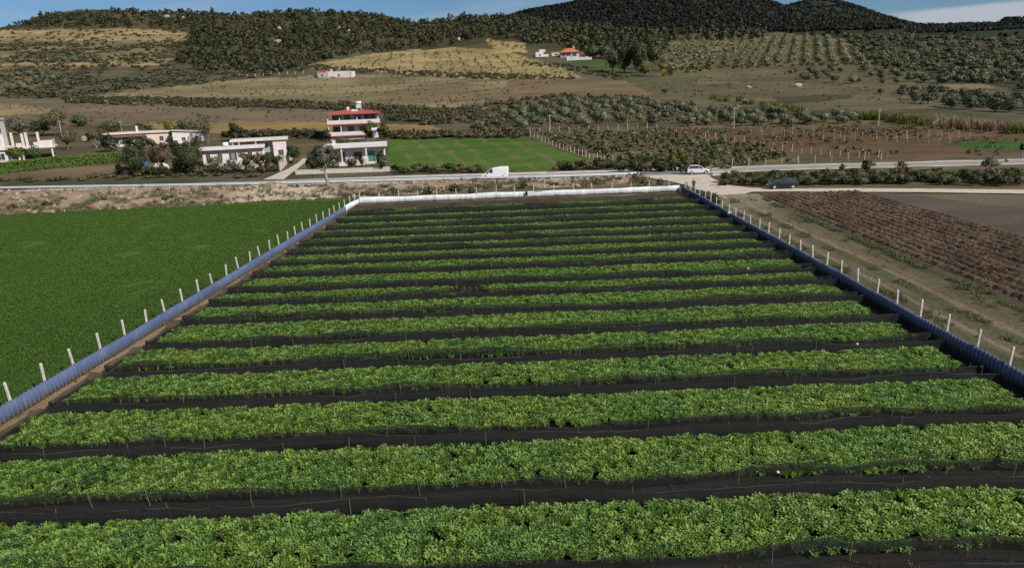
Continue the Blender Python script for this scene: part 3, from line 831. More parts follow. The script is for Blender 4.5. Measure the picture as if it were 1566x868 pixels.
bed_words = ["farthest bed, next to the white sheet fence", "second bed from the white sheet fence", "third bed from the white sheet fence", "fourth bed from the white sheet fence",
             "fifth bed from the white sheet fence", "sixth bed from the white sheet fence", "seventh bed from the white sheet fence", "eighth bed from the white sheet fence",
             "ninth bed from the white sheet fence", "bed with the bare brown patch", "bed just nearer than the bare patch", "second bed nearer than the bare patch",
             "third bed nearer than the bare patch", "fourth bed nearer than the bare patch", "fifth bed from the bottom of the photo", "third full bed from the bottom of the photo",
             "lowest full bed in the photo", "bed cut off by the bottom of the photo", "bed below the bottom of the photo"]
for k, (f, nr) in enumerate(zip(FAR, NEAR)):
    r = np.random.default_rng(300 + k)
    y0, y1 = nr + 0.16, f + 0.02
    n = int((y1 - y0) * 46 * 22)
    Y = r.uniform(y0, y1, n)
    u = r.uniform(0, 1, n)
    x0, x1 = xl(Y) + 1.8 + r.normal(0, 0.16, n), xr(Y) - 1.45 + r.normal(0, 0.2, n)
    X = x0 + u * (x1 - x0)
    rag = np.minimum(Y - y0, y1 - Y)
    keep = (fbm(X / 2.2, Y / 1.2, 3, 60) > 0.18) & (rag > 0.34 * (fbm(X / 0.9, Y * 0 + k, 3, 62) - 0.35)) & (fbm(X / 0.7, Y / 0.7, 2, 63) > 0.05)
    if k == 9: keep &= ~((X > -4.7) & (X < -1.8) & (r.uniform(size=n) > 0.12))
    if k == 4: keep &= ~((X > -1.9) & (X < 0.6) & (r.uniform(size=n) > 0.3))
    if k == 0: keep &= fbm(X / 3, Y / 2, 3, 61) > 0.36
    X, Y = X[keep], Y[keep]
    s = (0.78 + 0.20 * fbm(X / 1.2, Y / 1.2, 3, 77) + 0.26 * fbm(X / 6.0, Y / 2.0, 3, 78)) * r.uniform(0.8, 1.2, len(X))
    s *= 1.0 if k > 11 else 1 - 0.012 * (12 - k)
    edge = np.minimum(Y - y0, y1 - Y)
    s *= 0.85 + 0.15 * smooth01(edge, 0, 0.5)
    scatter("crop_bed", T_crop, 6, np.stack([X, Y, np.full(len(X), 0.02)], 1), s,
            "leafy green crop growing in the " + bed_words[k], "crop bed", "leafy crop beds between the black nets", 0.14, 400 + k)

# ---- black net round every bed, on cane stakes
stake_me = MB().tube([(0, 0, 0), (0.01, 0, 0.4), (0, 0.005, 0.80)], [0.011, 0.010, 0.008], 5).build("stake_form", M['bamboo']).data
bpy.data.objects.remove(bpy.data.objects["stake_form"])
for k, (f, nr) in enumerate(zip(FAR, NEAR)):
    r = random.Random(500 + k)
    root = empty("net_enclosure", (0, f, 0), 0, "black net on canes round the " + bed_words[k], "net fence", "black net fences around the crop beds")
    ya, yb = nr - 0.02, f + 0.16
    la, lb = xl(ya) + 1.25, xl(yb) + 1.25
    ra, rb = xr(ya) - 0.45, xr(yb) - 0.45
    corners = [(la, ya), (ra, ya), (rb, yb), (lb, yb), (la, ya)]
    loop = []
    for (xa, y_a), (xb, y_b) in zip(corners, corners[1:]):
        m = max(2, int(math.hypot(xb - xa, y_b - y_a) / 0.32))
        loop += [(xa + (xb - xa) * i / m, y_a + (y_b - y_a) * i / m) for i in range(m)]
    lp = np.array(loop)
    n1 = fbm(lp[:, 0] / 2.6, lp[:, 1] / 2.6 + k * 7, 3, 15) - 0.5
    n2 = fbm(lp[:, 0] / 0.9, lp[:, 1] / 0.9 + k * 7, 2, 16) - 0.5
    n3 = fbm(lp[:, 0] / 5.0, lp[:, 1] / 3.0 + k * 11, 2, 17) - 0.5
    V = []
    HT = 0.52 if k > 11 else 0.52 + 0.016 * (12 - k)
    for z, wob in ((0.0, 0.55), (0.2, 0.25), (0.42, 0.15), (1.0, 0.28)):
        zz = np.where(z > 0, z * (HT + 0.12 * (lp[:, 1] > yb - 0.1) + 0.30 * n1 + 0.10 * n2 + 0.22 * n3), 0.0)
        V.append(np.stack([lp[:, 0] + 0.2 * n2, lp[:, 1] + wob * n1 * 1.1 + 0.15 * n2 + n3 * 0.75 - f, zz + 0.015], 1))
    # the foot of the net is laid out flat on the path
    fl = V[0].copy(); side = np.where(np.abs(lp[:, 1] - yb) < 0.1, 0.45, np.where(np.abs(lp[:, 1] - ya) < 0.1, -0.5, 0))
    fl[:, 1] += side + 0.25 * n2 * (side != 0); fl[:, 0] += np.where(side == 0, np.where(lp[:, 0] < 0, -0.25, 0.2), 0); fl[:, 2] = 0.065
    V = [fl] + V
    n = len(lp); F = []
    i = np.arange(n); j = (i + 1) % n
    for q in range(len(V) - 1):
        F.append(np.stack([q * n + i, q * n + j, (q + 1) * n + j, (q + 1) * n + i], 1))
    link("netting", arr_mesh("netting", np.concatenate(V), np.concatenate(F), M['net'], smooth=True), root)
    top = V[-1]; low = top.copy(); low[:, 2] -= 0.022
    link("hem", arr_mesh("hem", np.concatenate([low, top + np.array([0, 0, .006])]), np.stack([i, j, n + j, n + i], 1), M['net_hem'], smooth=True), root)
    x = la + r.uniform(0.5, 1.5)
    while x < ra - 0.3:
        for yy, sgn in ((ya, -1), (yb, 1)):
            o = link("stake", stake_me, root, (x + r.uniform(-0.5, 0.5), yy - f + 0.06 * sgn, 0.0))
            o.rotation_euler = (r.gauss(0, 0.05), r.gauss(0, 0.06), r.uniform(0, 6))
            o.scale = (1, 1, r.uniform(0.8, 1.1))
        x += r.uniform(2.9, 3.8)

LP = []
for f, nr in zip(FAR, NEAR):
    for _ in range(1):
        n_ = 260
        y_ = nr - rng.uniform(0.1, 1.25, n_); x_ = rng.uniform(-23, 23, n_)
        LP.append(np.stack([x_, y_, np.full(n_, 0.06)], 1))
LP = np.concatenate(LP)
def litter_form(name, c, seed):
    r_ = np.random.default_rng(seed)
    V_, F_ = quads_at(r_.normal(0, .12, (7, 3)) * np.array([1, 1, .12]) + np.array([0, 0, .03]), r_.uniform(.02, .05, 7), r_.uniform(.015, .03, 7), r_, 2.0)
    return arr_mesh(name, V_, F_, simple(name + "_leaf", c, None, 3, .8))
T_litter = template_set("path_litter_forms", [litter_form("litter_form", c_, 50 + i_) for i_, c_ in enumerate(((.10, .085, .05), (.07, .09, .03), (.16, .14, .10), (.05, .045, .035)))])
kk = fbm(LP[:, 0] / 1.6, LP[:, 1] / .6, 3, 52) > .45
scatter("path_litter", T_litter, 4, LP[kk], rng.uniform(.3, .8, kk.sum()), "dead leaves and scraps lying on the dark paths between beds", "litter", None, .2, 53)

# ---- sheet fences on whitewashed concrete posts
def sheet_fence(name, p0, p1, hgt, mat, out, label, post_s, post_0, period=0.30, amp=0.10, wave=0.14, seed=0, split=()):
    root = empty(name, (p0[0], p0[1], 0), 0, label, "fence")
    d = Vector((p1[0] - p0[0], p1[1] - p0[1], 0)); Ln = d.length; d.normalize()
    nrm = Vector((d.y, -d.x, 0)) * out                    # towards the outside
    cuts = [0.0, *split, Ln]
    for a, b in zip(cuts, cuts[1:]):
        m = int((b - a) / period * 6)
        t = np.linspace(a, b, m + 1)
        ph = (t / period) % 1.0
        prof = np.sin(t / period * 2 * np.pi) * amp if amp > .02 else np.where(ph < 0.35, 1.0, np.where(ph < 0.5, 1 - (ph - 0.35) / 0.15 * 2, np.where(ph < 0.85, -1.0, -1 + (ph - 0.85) / 0.15 * 2))) * amp
        big = (fbm(t / 4.0, t * 0 + seed, 3, seed) - 0.5) + (0.35 * (fbm(t / 0.8, t * 0 + seed, 3, seed + 5) - 0.5) if amp < .02 else 0)
        rows = []
        for z, lean in ((0.0, 0.0), (0.5, 0.01), (1.0, 0.02)):
            off = prof + big * wave * (0.5 + z) + lean
            hz = z * hgt * (1 + 0.22 * (fbm(t / 3.3, t * 0 + 3 + seed, 3, seed + 2) - 0.5) * (1.0 if wave > .2 else 0.6))
            rows.append(np.stack([d.x * t + nrm.x * off, d.y * t + nrm.y * off, hz + 0.01], 1))
        n = m + 1
        i = np.arange(n - 1)
        F = np.concatenate([np.stack([q * n + i, q * n + i + 1, (q + 1) * n + i + 1, (q + 1) * n + i], 1) for q in range(2)])
        o = link("sheet", arr_mesh("sheet", np.concatenate(rows), F, mat), root)
        so_ = o.modifiers.new("thickness", 'SOLIDIFY'); so_.thickness = 0.004
    pm = MB().loft([[(-.046, -.046, 0), (.046, -.046, 0), (.046, .046, 0), (-.046, .046, 0)], [(-.046, -.046, 1.72), (.046, -.046, 1.72), (.046, .046, 1.72), (-.046, .046, 1.72)],
                    [(-.03, -.03, 1.76), (.03, -.03, 1.76), (.03, .03, 1.76), (-.03, .03, 1.76)]])
    first = None
    t = post_0
    q = random.Random(seed)
    while t < Ln + 0.05:
        at_ = d * t + nrm * 0.20
        if first is None:
            first = pm.build("post", M['white_post'], root)
            o = first
        else:
            o = link("post", first.data, root)
        o.location = at_
        o.scale = (1, 1, q.uniform(.93, 1.04))
        o.rotation_euler = (q.gauss(0, 0.04), q.gauss(0, 0.04), math.atan2(d.y, d.x))
        t += post_s * q.uniform(0.97, 1.03)
    wm = MB()
    for z in (1.0, 1.3, 1.6):
        wm.tube([nrm * 0.27 + Vector((0, 0, z)), d * Ln + nrm * 0.27 + Vector((0, 0, z))], 0.006, 4)
    wm.build("wire", M['dark_metal'], root)
    return root
sheet_fence("sheet_fence", (xl(9), 9), (xl(Y_FAR - 7), Y_FAR - 7), 0.86, M['blue_sheet'], -1, "blue corrugated sheet fence with white posts beside the plain green field", 2.42, 0.85, seed=1)
sheet_fence("sheet_fence", (xr(9), 9), (xr(Y_FAR), Y_FAR), 0.90, M['shaded_sheet'], 1, "blue corrugated sheet fence with white posts beside the dirt track", 2.50, 2.37, seed=2)
cl = (xl(Y_FAR), Y_FAR)
sheet_fence("sheet_fence", (xl(Y_FAR - 7) + 0.01, Y_FAR - 6.98), cl, 0.86, M['white_sheet'], -1, "short white sheet fence turning the corner between blue and long white fences", 2.42, 0.6, amp=0.004, wave=0.30, seed=3)
sheet_fence("sheet_fence", (cl[0] + 0.02, Y_FAR), (xr(Y_FAR) - 0.35, Y_FAR + 0.2), 0.95, M['white_sheet'], -1, "long white sheet fence closing the far end of the crop plot", 2.78, 0.1, amp=0.004, wave=0.45, seed=4, split=(27.9,))

# ================================================================ fields either side
def gf_cover(U, X, Y):
    t = fbm(X / 9, Y / 9, 4, 12)
    return lerp3((0.056, 0.104, 0.018), (0.046, 0.088, 0.015), smooth01(t, 0.35, 0.65))
def far_edge(X): return np.interp(X, [-300, -74, -24, -21], [92, 100.2, 104.6, 104.8])
def strip_field(name, xa, xb, ya, yb, nu, nv, zf, cf, mat):
    """a field whose sides are functions: x between xa(Y) and xb(Y), Y between ya and yb(x)"""
    U, V = np.meshgrid(np.linspace(0, 1, nu), np.linspace(0, 1, nv))
    Yt = ya + V * 110
    X = xa(Yt) + U * (xb(Yt) - xa(Yt))
    Y = np.minimum(Yt, yb(X)) if yb else Yt
    Z = zf(X, Y); C = cf(U, X, Y)
    i = np.arange(nv - 1)[:, None] * nu + np.arange(nu - 1)[None]
    F = np.stack([i, i + 1, i + 1 + nu, i + nu], -1).reshape(-1, 4)
    Vv = np.stack([X.ravel(), Y.ravel(), Z.ravel()], 1)
    keep = ~((np.abs(Vv[F[:, 0], 1] - Vv[F[:, 3], 1]) < 1e-4) & (np.abs(Vv[F[:, 1], 1] - Vv[F[:, 2], 1]) < 1e-4))
    me = arr_mesh(name, Vv, F[keep], mat, {"cover": np.concatenate([C.reshape(-1, 3), np.ones((C.size // 3, 1))], 1)}, smooth=True)
    return tag(link(name, me), kind='structure')
strip_field("green_field", lambda Y: np.full_like(Y, -160.0), lambda Y: xl(Y) - 0.9 + (fbm(Y / 2, Y * 0, 3, 8) - 0.5) * 0.6, -5, far_edge, 220, 200,
            lambda X, Y: 0.02 + 0.07 * fbm(X / 1.3, Y / 1.3, 3, 5), gf_cover, M['near_land'])
def blade_tuft(name, seed, mat, n=16, h=0.3, spread=0.17, wdt=0.014):
    r = np.random.default_rng(seed); V, F, T, NN = [], [], [], []
    for k in range(n):
        a = r.uniform(0, 6.283); d = np.array([math.cos(a), math.sin(a), 0]); s = np.array([-d[1], d[0], 0]) * wdt * r.uniform(0.7, 1.4)
        p = np.array([r.normal(0, spread * 0.5), r.normal(0, spread * 0.5), 0]); hh = h * r.uniform(0.55, 1.1); lean = r.uniform(0.1, 0.8) * hh
        q1 = p + d * lean * 0.35 + np.array([0, 0, hh * 0.65]); q2 = p + d * lean + np.array([0, 0, hh])
        b = len(V); t = r.uniform(0.75, 1.25)
        for q in (p - s, p + s, q1 + s, q1 - s, q2 + s * .25, q2 - s * .25): V.append(q); T.append((t, t, t, 1)); NN.append((d[0] * .25, d[1] * .25, .93))
        F += [(b, b + 1, b + 2, b + 3), (b + 3, b + 2, b + 4, b + 5)]
    return arr_mesh(name, V, F, mat, {"tone": T})
T_blade = template_set("field_tufts", [blade_tuft("field_tuft_form", 220 + k, L_['field'], 40, 0.10, 0.46, 0.012) for k in range(5)])
r = np.random.default_rng(33)
n = 78000
Y = 20 + 82 * r.uniform(0, 1, n) ** 1.15
X = xl(Y) - 1.0 - r.uniform(0, 1, n) ** 1.1 * np.clip(0.78 * Y + 6, 0, 70)
k = (Y < far_edge(X) - 0.3) & (fbm(X / 3, Y / 3, 3, 90) > 0.28) & ~(np.hypot((X + 32.5) / 2.6, (Y - 38.8) / 0.9) + 0.9 * (fbm(X, Y, 3, 92) - .5) < 0.8)
X, Y = X[k], Y[k]
scatter("field_grass", T_blade, 5, np.stack([X, Y, np.full(len(X), 0.05)], 1), r.uniform(0.7, 1.35, len(X)), "short dense dark green growth on the plain field", "field growth", None, 0.1, 34)

# dirt track with two ruts beside the blue fence
def track_cover(U, X, Y):
    u = X - xr(Y) + (fbm(X / 1.5, Y / 3.5, 3, 3) - 0.5) * 0.9
    stops = [(0, (0.21, 0.155, 0.105)), (1.1, (0.19, 0.14, 0.095)), (1.5, (0.085, 0.075, 0.042)), (2.2, (0.085, 0.085, 0.042)), (2.7, (0.165, 0.125, 0.085)), (3.3, (0.15, 0.115, 0.078)), (3.8, (0.075, 0.082, 0.035)),
             (4.6, (0.085, 0.088, 0.040)), (5.0, (0.17, 0.13, 0.09)), (5.8, (0.155, 0.118, 0.08)), (6.3, (0.10, 0.09, 0.048)), (7.2, (0.11, 0.088, 0.05)), (7.9, (0.055, 0.062, 0.028)), (9.2, (0.09, 0.075, 0.045))]
    us = [s[0] for s in stops]
    c = np.stack([np.interp(u, us, [s[1][k] for s in stops]) for k in range(3)], -1)
    far = smooth01(Y + (fbm(X / 2, Y / 2, 3, 8) - 0.5) * 8, 76, 90)[..., None]
    return c * (1 - far) + np.array((0.20, 0.165, 0.115)) * far
def track_z(U, X, Y):
    u = X - xr(Y)
    rut = np.exp(-((u - 3.0) / 0.35) ** 2) + np.exp(-((u - 5.4) / 0.35) ** 2)
    return 0.10 + 0.10 * fbm(X / 0.9, Y / 1.6, 3, 4) - 0.09 * rut * smooth01(90 - Y, 0, 10)
grid_sheet("dirt_track", 0.25, 9.0, 90, 4, 93, 300, lambda U, Y: xr(Y) + U, track_z, track_cover, M['near_land'])
T_weed = template_set("weed_tufts", [blade_tuft("weed_tuft_form", 240 + k, L_['green'], 20, 0.34, 0.3, 0.016) for k in range(3)] + [blade_tuft("dry_weed_form", 250 + k, L_['dryweed'], 20, 0.36, 0.3, 0.014) for k in range(3)])
P = []
for u0, sd, dens in ((0.35, 0.18, 4), (1.9, 0.3, 18), (4.2, 0.3, 14), (6.8, 0.4, 6), (8.1, 0.3, 34), (0.9, 0.3, 3)):
    n = int(80 * dens); Y = r.uniform(12, 90, n); X = xr(Y) + u0 + r.normal(0, sd, n)
    P.append(np.stack([X, Y, np.full(n, 0.10)], 1))
n = 2200; Y = r.uniform(14, 97, n); P.append(np.stack([xl(Y) - 0.55 + r.normal(0, 0.28, n), Y, np.full(n, 0.02)], 1))     # foot of the other fence
n = 900; X = r.uniform(-21, 23, n); P.append(np.stack([X, Y_FAR + r.uniform(0.5, 5, n), np.full(n, 0.0)], 1))
n = 1500; X = r.uniform(-80, -22, n); P.append(np.stack([X, far_edge(X) + r.normal(0.3, 0.7, n), np.full(n, 0.0)], 1))
P = np.concatenate(P)
k = fbm(P[:, 0] / 1.3, P[:, 1] / 2.5, 3, 91) > 0.50
scatter("verge_weeds", T_weed, 6, P[k], r.uniform(0.35, 0.9, k.sum()), "green and dry weeds along the track and fence feet", "weeds", None, 0.15, 35)

# ploughed strip
def plough_x(U, Y): return U + 0 * Y
def plough_z(U, X, Y):
    fur = np.abs(np.sin((X + 0.25 * (fbm(X / 3, Y / 6, 2, 2) - .5)) * math.pi / 1.05)) ** 1.3
    cl_ = fbm(X / 0.34, Y / 0.34, 3, 14)
    e = smooth01(X, 33.2, 34.0) * (1 - smooth01(X, 46.6, 47.4)) * (1 - smooth01(Y, 91.5, 93.2))
    return 0.02 + e * (0.24 * fur + 0.30 * np.clip(cl_ - 0.33, 0, 1))
def plough_c(U, X, Y):
    t = smooth01(fbm(X / 1.0, Y / 2.5, 4, 19), 0.3, 0.7)
    return lerp3((0.132, 0.088, 0.055), (0.070, 0.047, 0.031), t)
grid_sheet("ploughed_field", 32.9, 47.6, 150, 6, 93.4, 760, plough_x, plough_z, plough_c, M['near_land'])
def clod(name, seed):
    r_ = np.random.default_rng(seed); bm = bmesh.new(); bmesh.ops.create_icosphere(bm, subdivisions=2, radius=1.0)
    for v in bm.verts: v.co *= r_.uniform(0.65, 1.2)
    me = bpy.data.meshes.new(name); bm.to_mesh(me); bm.free()
    return me
M['clod'] = simple("clod_earth", (0.130, 0.090, 0.062), (0.060, 0.043, 0.031), 2.0, 0.95, coord='pos')
cms = [clod("clod_form", 260 + k) for k in range(5)]
for m_ in cms: m_.materials.append(M['clod'])
T_clod = template_set("clods", cms)
n = 11000; X = r.uniform(33.5, 47.2, n); Y = r.uniform(24, 92.5, n)
P = np.stack([X, Y, plough_z(X, X, Y) - 0.01], 1)
s = r.gamma(2.0, 0.024, n)[:, None] * r.uniform(0.6, 1.4, (n, 3))
scatter("earth_clods", T_clod, 5, P, np.clip(s, 0.025, 0.13), "brown clods turned up over the ploughed strip", "clods", None, 0.6, 36)

# ================================================================ road, rail, spoil bank, junction
def world_line(pxs, ext_l=-330, ext_r=None):
    p = [flat(*q) for q in pxs]
    (x0, y0), (x1, y1) = p[0], p[1]
    p = [(ext_l, y0 + (y0 - y1) / (x0 - x1) * (ext_l - x0) * 0.35)] + p
    if ext_r:
        (x0, y0), (x1, y1) = p[-2], p[-1]
        p.append((ext_r, y1 + (y1 - y0) / (x1 - x0) * (ext_r - x1)))
    return np.array(p)
RAIL = world_line([(0, 291), (340, 286), (640, 278.5), (863, 273.6), (991, 269)])
ROAD = world_line([(0, 291), (340, 286), (640, 278.5), (863, 273.6), (991, 269), (1100, 265), (1226, 259.5), (1400, 256), (1566, 251.5)], ext_r=330)
def rail_y(x): return np.interp(x, RAIL[:, 0], RAIL[:, 1])
def road_y(x):
    xs = np.asarray(x, float)
    return np.mean([np.interp(xs + d_, ROAD[:, 0], ROAD[:, 1]) for d_ in (-8, -4, 0, 4, 8)], 0)
def band(name, x0, x1, o0, o1, z, mat, nx=300, ny=4, wob=0.0):
    X, T = np.meshgrid(np.linspace(x0, x1, nx), np.linspace(0, 1, ny))
    Y = road_y(X) + o0 + T * (o1 - o0) + wob * (fbm(X / 3, T * 3, 3, 6) - 0.5) * np.where((T == 0) | (T == 1), 1, 0)
    i = np.arange(ny - 1)[:, None] * nx + np.arange(nx - 1)[None]
    F = np.stack([i, i + 1, i + 1 + nx, i + nx], -1).reshape(-1, 4)
    return tag(link(name, arr_mesh(name, np.stack([X.ravel(), Y.ravel(), np.full(X.size, z)], 1), F, mat)), kind='structure')
band("road_shoulder", -330, 34, -2.2, 11.0, 0.05, M['shoulder'], wob=1.2)
band("road", -330, 34, 0.45, 7.6, 0.066, M['asphalt'])
band("road_shoulder", 34, 330, 0.2, 8.2, 0.05, M['shoulder'], wob=1.6)
band("road", 34, 330, 1.6, 6.6, 0.066, M['dusty_asphalt'], wob=0.5)
band("road_line", -330, 34, 0.75, 0.87, 0.072, M['paint_line'], ny=2)
band("road_line", -330, 34, 7.15, 7.27, 0.072, M['paint_line'], ny=2)

def gravel_sheet(name, poly, z, mat):
    mb = MB(); pts = [flat(*q) for q in poly]
    bm = bmesh.new()
    vs = [bm.verts.new((x, y, z)) for x, y in pts]
    f = bm.faces.new(vs); bmesh.ops.recalc_face_normals(bm, faces=[f])
    if f.normal.z < 0: f.normal_flip()
    bmesh.ops.triangulate(bm, faces=[f])
    me = bpy.data.meshes.new(name); bm.to_mesh(me); bm.free(); me.materials.append(mat)
    return tag(link(name, me), kind='structure')
gravel_sheet("gravel_junction", [(985, 272), (1020, 277), (1048, 284), (1062, 290), (1080, 294), (1096, 303), (1112, 309), (1128, 311), (1139, 309), (1137, 302), (1140, 297), (1150, 294.5), (1200, 294), (1300, 294.5), (1400, 295), (1566, 297.5), (1700, 299),
                                 (1700, 294), (1566, 291.5), (1400, 289.5), (1300, 289), (1220, 289.5), (1150, 288.5), (1120, 285), (1104, 280), (1092, 275), (1086, 271), (1092, 268), (1040, 269), (1000, 270.5)], 0.125, M['gravel'])
LE, RE = [(403, 275), (424, 266), (442, 258), (455, 250), (463, 243)], [(434, 275), (446, 265), (457, 257), (466, 250), (470, 243)]
ev = lambda E_, t: (np.interp(t, np.linspace(0, 1, 5), [p[0] for p in E_]), np.interp(t, np.linspace(0, 1, 5), [p[1] for p in E_]))
lane = []
for t in np.linspace(0, 1, 24):
    (xa_, ya_), (xb_, yb_) = ev(LE, t), ev(RE, t)
    for u_ in np.linspace(0, 1, 5):
        q_ = hill(xa_ + u_ * (xb_ - xa_), ya_ + u_ * (yb_ - ya_)); lane.append((q_[0], q_[1], q_[2] + .09))
i = np.arange(23)[:, None] * 5 + np.arange(4)[None]
tag(link("farm_lane", arr_mesh("farm_lane", lane, np.stack([i, i + 1, i + 6, i + 5], -1).reshape(-1, 4), M['gravel'])), kind='structure')

# spoil bank between the road and the fields
def spoil(U, X):
    r0 = road_y(X) - 1.6
    fe = np.where(X < -21.5, far_edge(X) + 0.6, np.interp(X, [-21.5, -10, 22], [104.5, 107.5, 109.5]))
    return r0, fe
Xs, Ts = np.meshgrid(np.linspace(-200, 22.5, 760), np.linspace(0, 1, 26))
r0, fe = spoil(0, Xs)
fe = np.minimum(fe + (fbm(Xs / 5, Xs * 0, 3, 44) - .5) * 3.0, r0 - 1.5)
Ys = r0 + Ts * (fe - r0)
lum = fbm(Xs / 4.5, Ys / 4.0, 4, 45)
hmp = np.sin(np.clip(Ts, 0, 1) ** 0.8 * math.pi) ** 0.8
big = np.interp(Xs, [-200, -60, -40, -27.5, -26, -24, 22], [0.95, 0.95, 1.05, 1.3, 0.4, 0.6, 0.6])
Zs = 0.03 + hmp * big * np.clip(lum * 1.8 - 0.28, 0.02, 2) + hmp * 0.34 * (fbm(Xs / 1.1, Ys / 1.0, 3, 48) - 0.35)
t = smooth01(fbm(Xs / 3.0, Ys / 2.0, 4, 46) + 0.22 * (Ts - 0.55), 0.44, 0.62)
Cs = lerp3((0.27, 0.198, 0.138), (0.135, 0.108, 0.068), t)
white = (smooth01(Xs, -46, -40) * (1 - smooth01(Xs, -28, -26)))[..., None] * 0.6
Cs = Cs * (1 - white) + np.array((0.52, 0.43, 0.34)) * white
nx, ny = Xs.shape[1], Xs.shape[0]
i = np.arange(ny - 1)[:, None] * nx + np.arange(nx - 1)[None]
F = np.stack([i, i + 1, i + 1 + nx, i + nx], -1).reshape(-1, 4)
tag(link("spoil_bank", arr_mesh("spoil_bank", np.stack([Xs.ravel(), Ys.ravel(), Zs.ravel()], 1), F, M['near_land'], {"cover": np.concatenate([Cs.reshape(-1, 3), np.ones((Cs.size // 3, 1))], 1)}, smooth=True)), kind='structure')
sel = r.uniform(size=Xs.shape) < np.where(Ts > 0.6, 0.30, 0.12) * (t > 0.3)
P = np.stack([Xs[sel], Ys[sel], Zs[sel]], 1); P[:, :2] += r.normal(0, 0.25, (len(P), 2))
scatter("bank_weeds", T_weed, 6, P, r.uniform(0.6, 1.9, len(P)), "dry grass and weeds over the spoil bank by the road", "weeds", None, 0.2, 37)

selc = r.uniform(size=Xs.shape) < 0.20
Pc = np.stack([Xs[selc], Ys[selc], Zs[selc]], 1); Pc[:, :2] += r.normal(0, .2, (len(Pc), 2))
cms2 = [m_.copy() for m_ in cms]
for m_ in cms2: m_.materials.clear(); m_.materials.append(M['spoil'])
scatter("bank_stones", template_set("bank_stone_forms", cms2), 5, Pc, np.clip(r.gamma(2.0, .06, len(Pc))[:, None] * r.uniform(.6, 1.4, (len(Pc), 3)), .04, .4), "tan lumps of earth and stone on the spoil bank", "stones", None, .6, 38)

# guard rail
root = empty("guard_rail", (0, 0, 0), 0, "long galvanised guard rail along the near edge of the road", "guard rail")
W_ = [(-0.02, 0.44), (0.06, 0.49), (0.06, 0.57), (-0.01, 0.63), (-0.01, 0.68), (0.06, 0.74), (0.06, 0.82), (-0.02, 0.87)]
xs = np.arange(-200, 23.2, 1.2)
ys = road_y(xs) - 0.1
wv = 0.05 * (fbm(xs / 9, xs * 0, 2, 4) - 0.5)
V = np.concatenate([np.stack([xs, ys - p + wv, np.full(len(xs), z * 0.82 + 0.03)], 1) for p, z in W_])
n = len(xs); i = np.arange(n - 1)
F = np.concatenate([np.stack([q * n + i, q * n + i + 1, (q + 1) * n + i + 1, (q + 1) * n + i], 1) for q in range(len(W_) - 1)])
o = link("rail", arr_mesh("rail", V, F, M['steel']), root)
sm_ = o.modifiers.new("thickness", 'SOLIDIFY'); sm_.thickness = 0.006
pm = MB().box(-0.05, 0.05, -0.04, 0.06, 0.0, 0.70).build("post", M['steel'], root)
pm.location = (-90, float(road_y(-90)) + 0.02, 0.05)
for x in np.arange(-87.5, 23, 2.5):
    o = link("post", pm.data, root, (x, float(road_y(x)) + 0.02, 0.05))

# ================================================================ vehicles
def wheel(root, x, y, rad, side):
    y_o = y * side
    m = MB()
    prof = [(rad * .62, -.10), (rad * .96, -.105), (rad, -.07), (rad, .07), (rad * .96, .105), (rad * .62, .10)]
    rings = []
    for k in range(20):
        t = 2 * math.pi * k / 20
        rings.append([(x + p * math.cos(t), y_o + q * side, rad + p * math.sin(t)) for p, q in prof])
    rings.append(rings[0])
    m.loft(rings, cap=False)
    ty = m.build("wheel", M['tyre'], root, smooth=True)
    rm = MB()
    for k in range(5):
        t = 2 * math.pi * k / 5
        c, s = math.cos(t), math.sin(t)
        rm.add([(x + c * .03 - s * .05, y_o + .07 * side, rad + s * .03 + c * .05), (x + c * .03 + s * .05, y_o + .07 * side, rad + s * .03 - c * .05),
                (x + c * rad * .62 + s * .07, y_o + .09 * side, rad + s * rad * .62 - c * .07), (x + c * rad * .62 - s * .07, y_o + .09 * side, rad + s * rad * .62 + c * .07)], [(0, 1, 2, 3)])
    for ra_, yy in ((rad * .63, .085), (rad * .55, .095), (.06, .095)):
        rm.loft([[(x + ra_ * math.cos(2 * math.pi * k / 16), y_o + (yy - dd) * side, rad + ra_ * math.sin(2 * math.pi * k / 16)) for k in range(16)] for dd in (0.03, 0)], cap=True)
    rm.build("rim", M['rim'], ty)

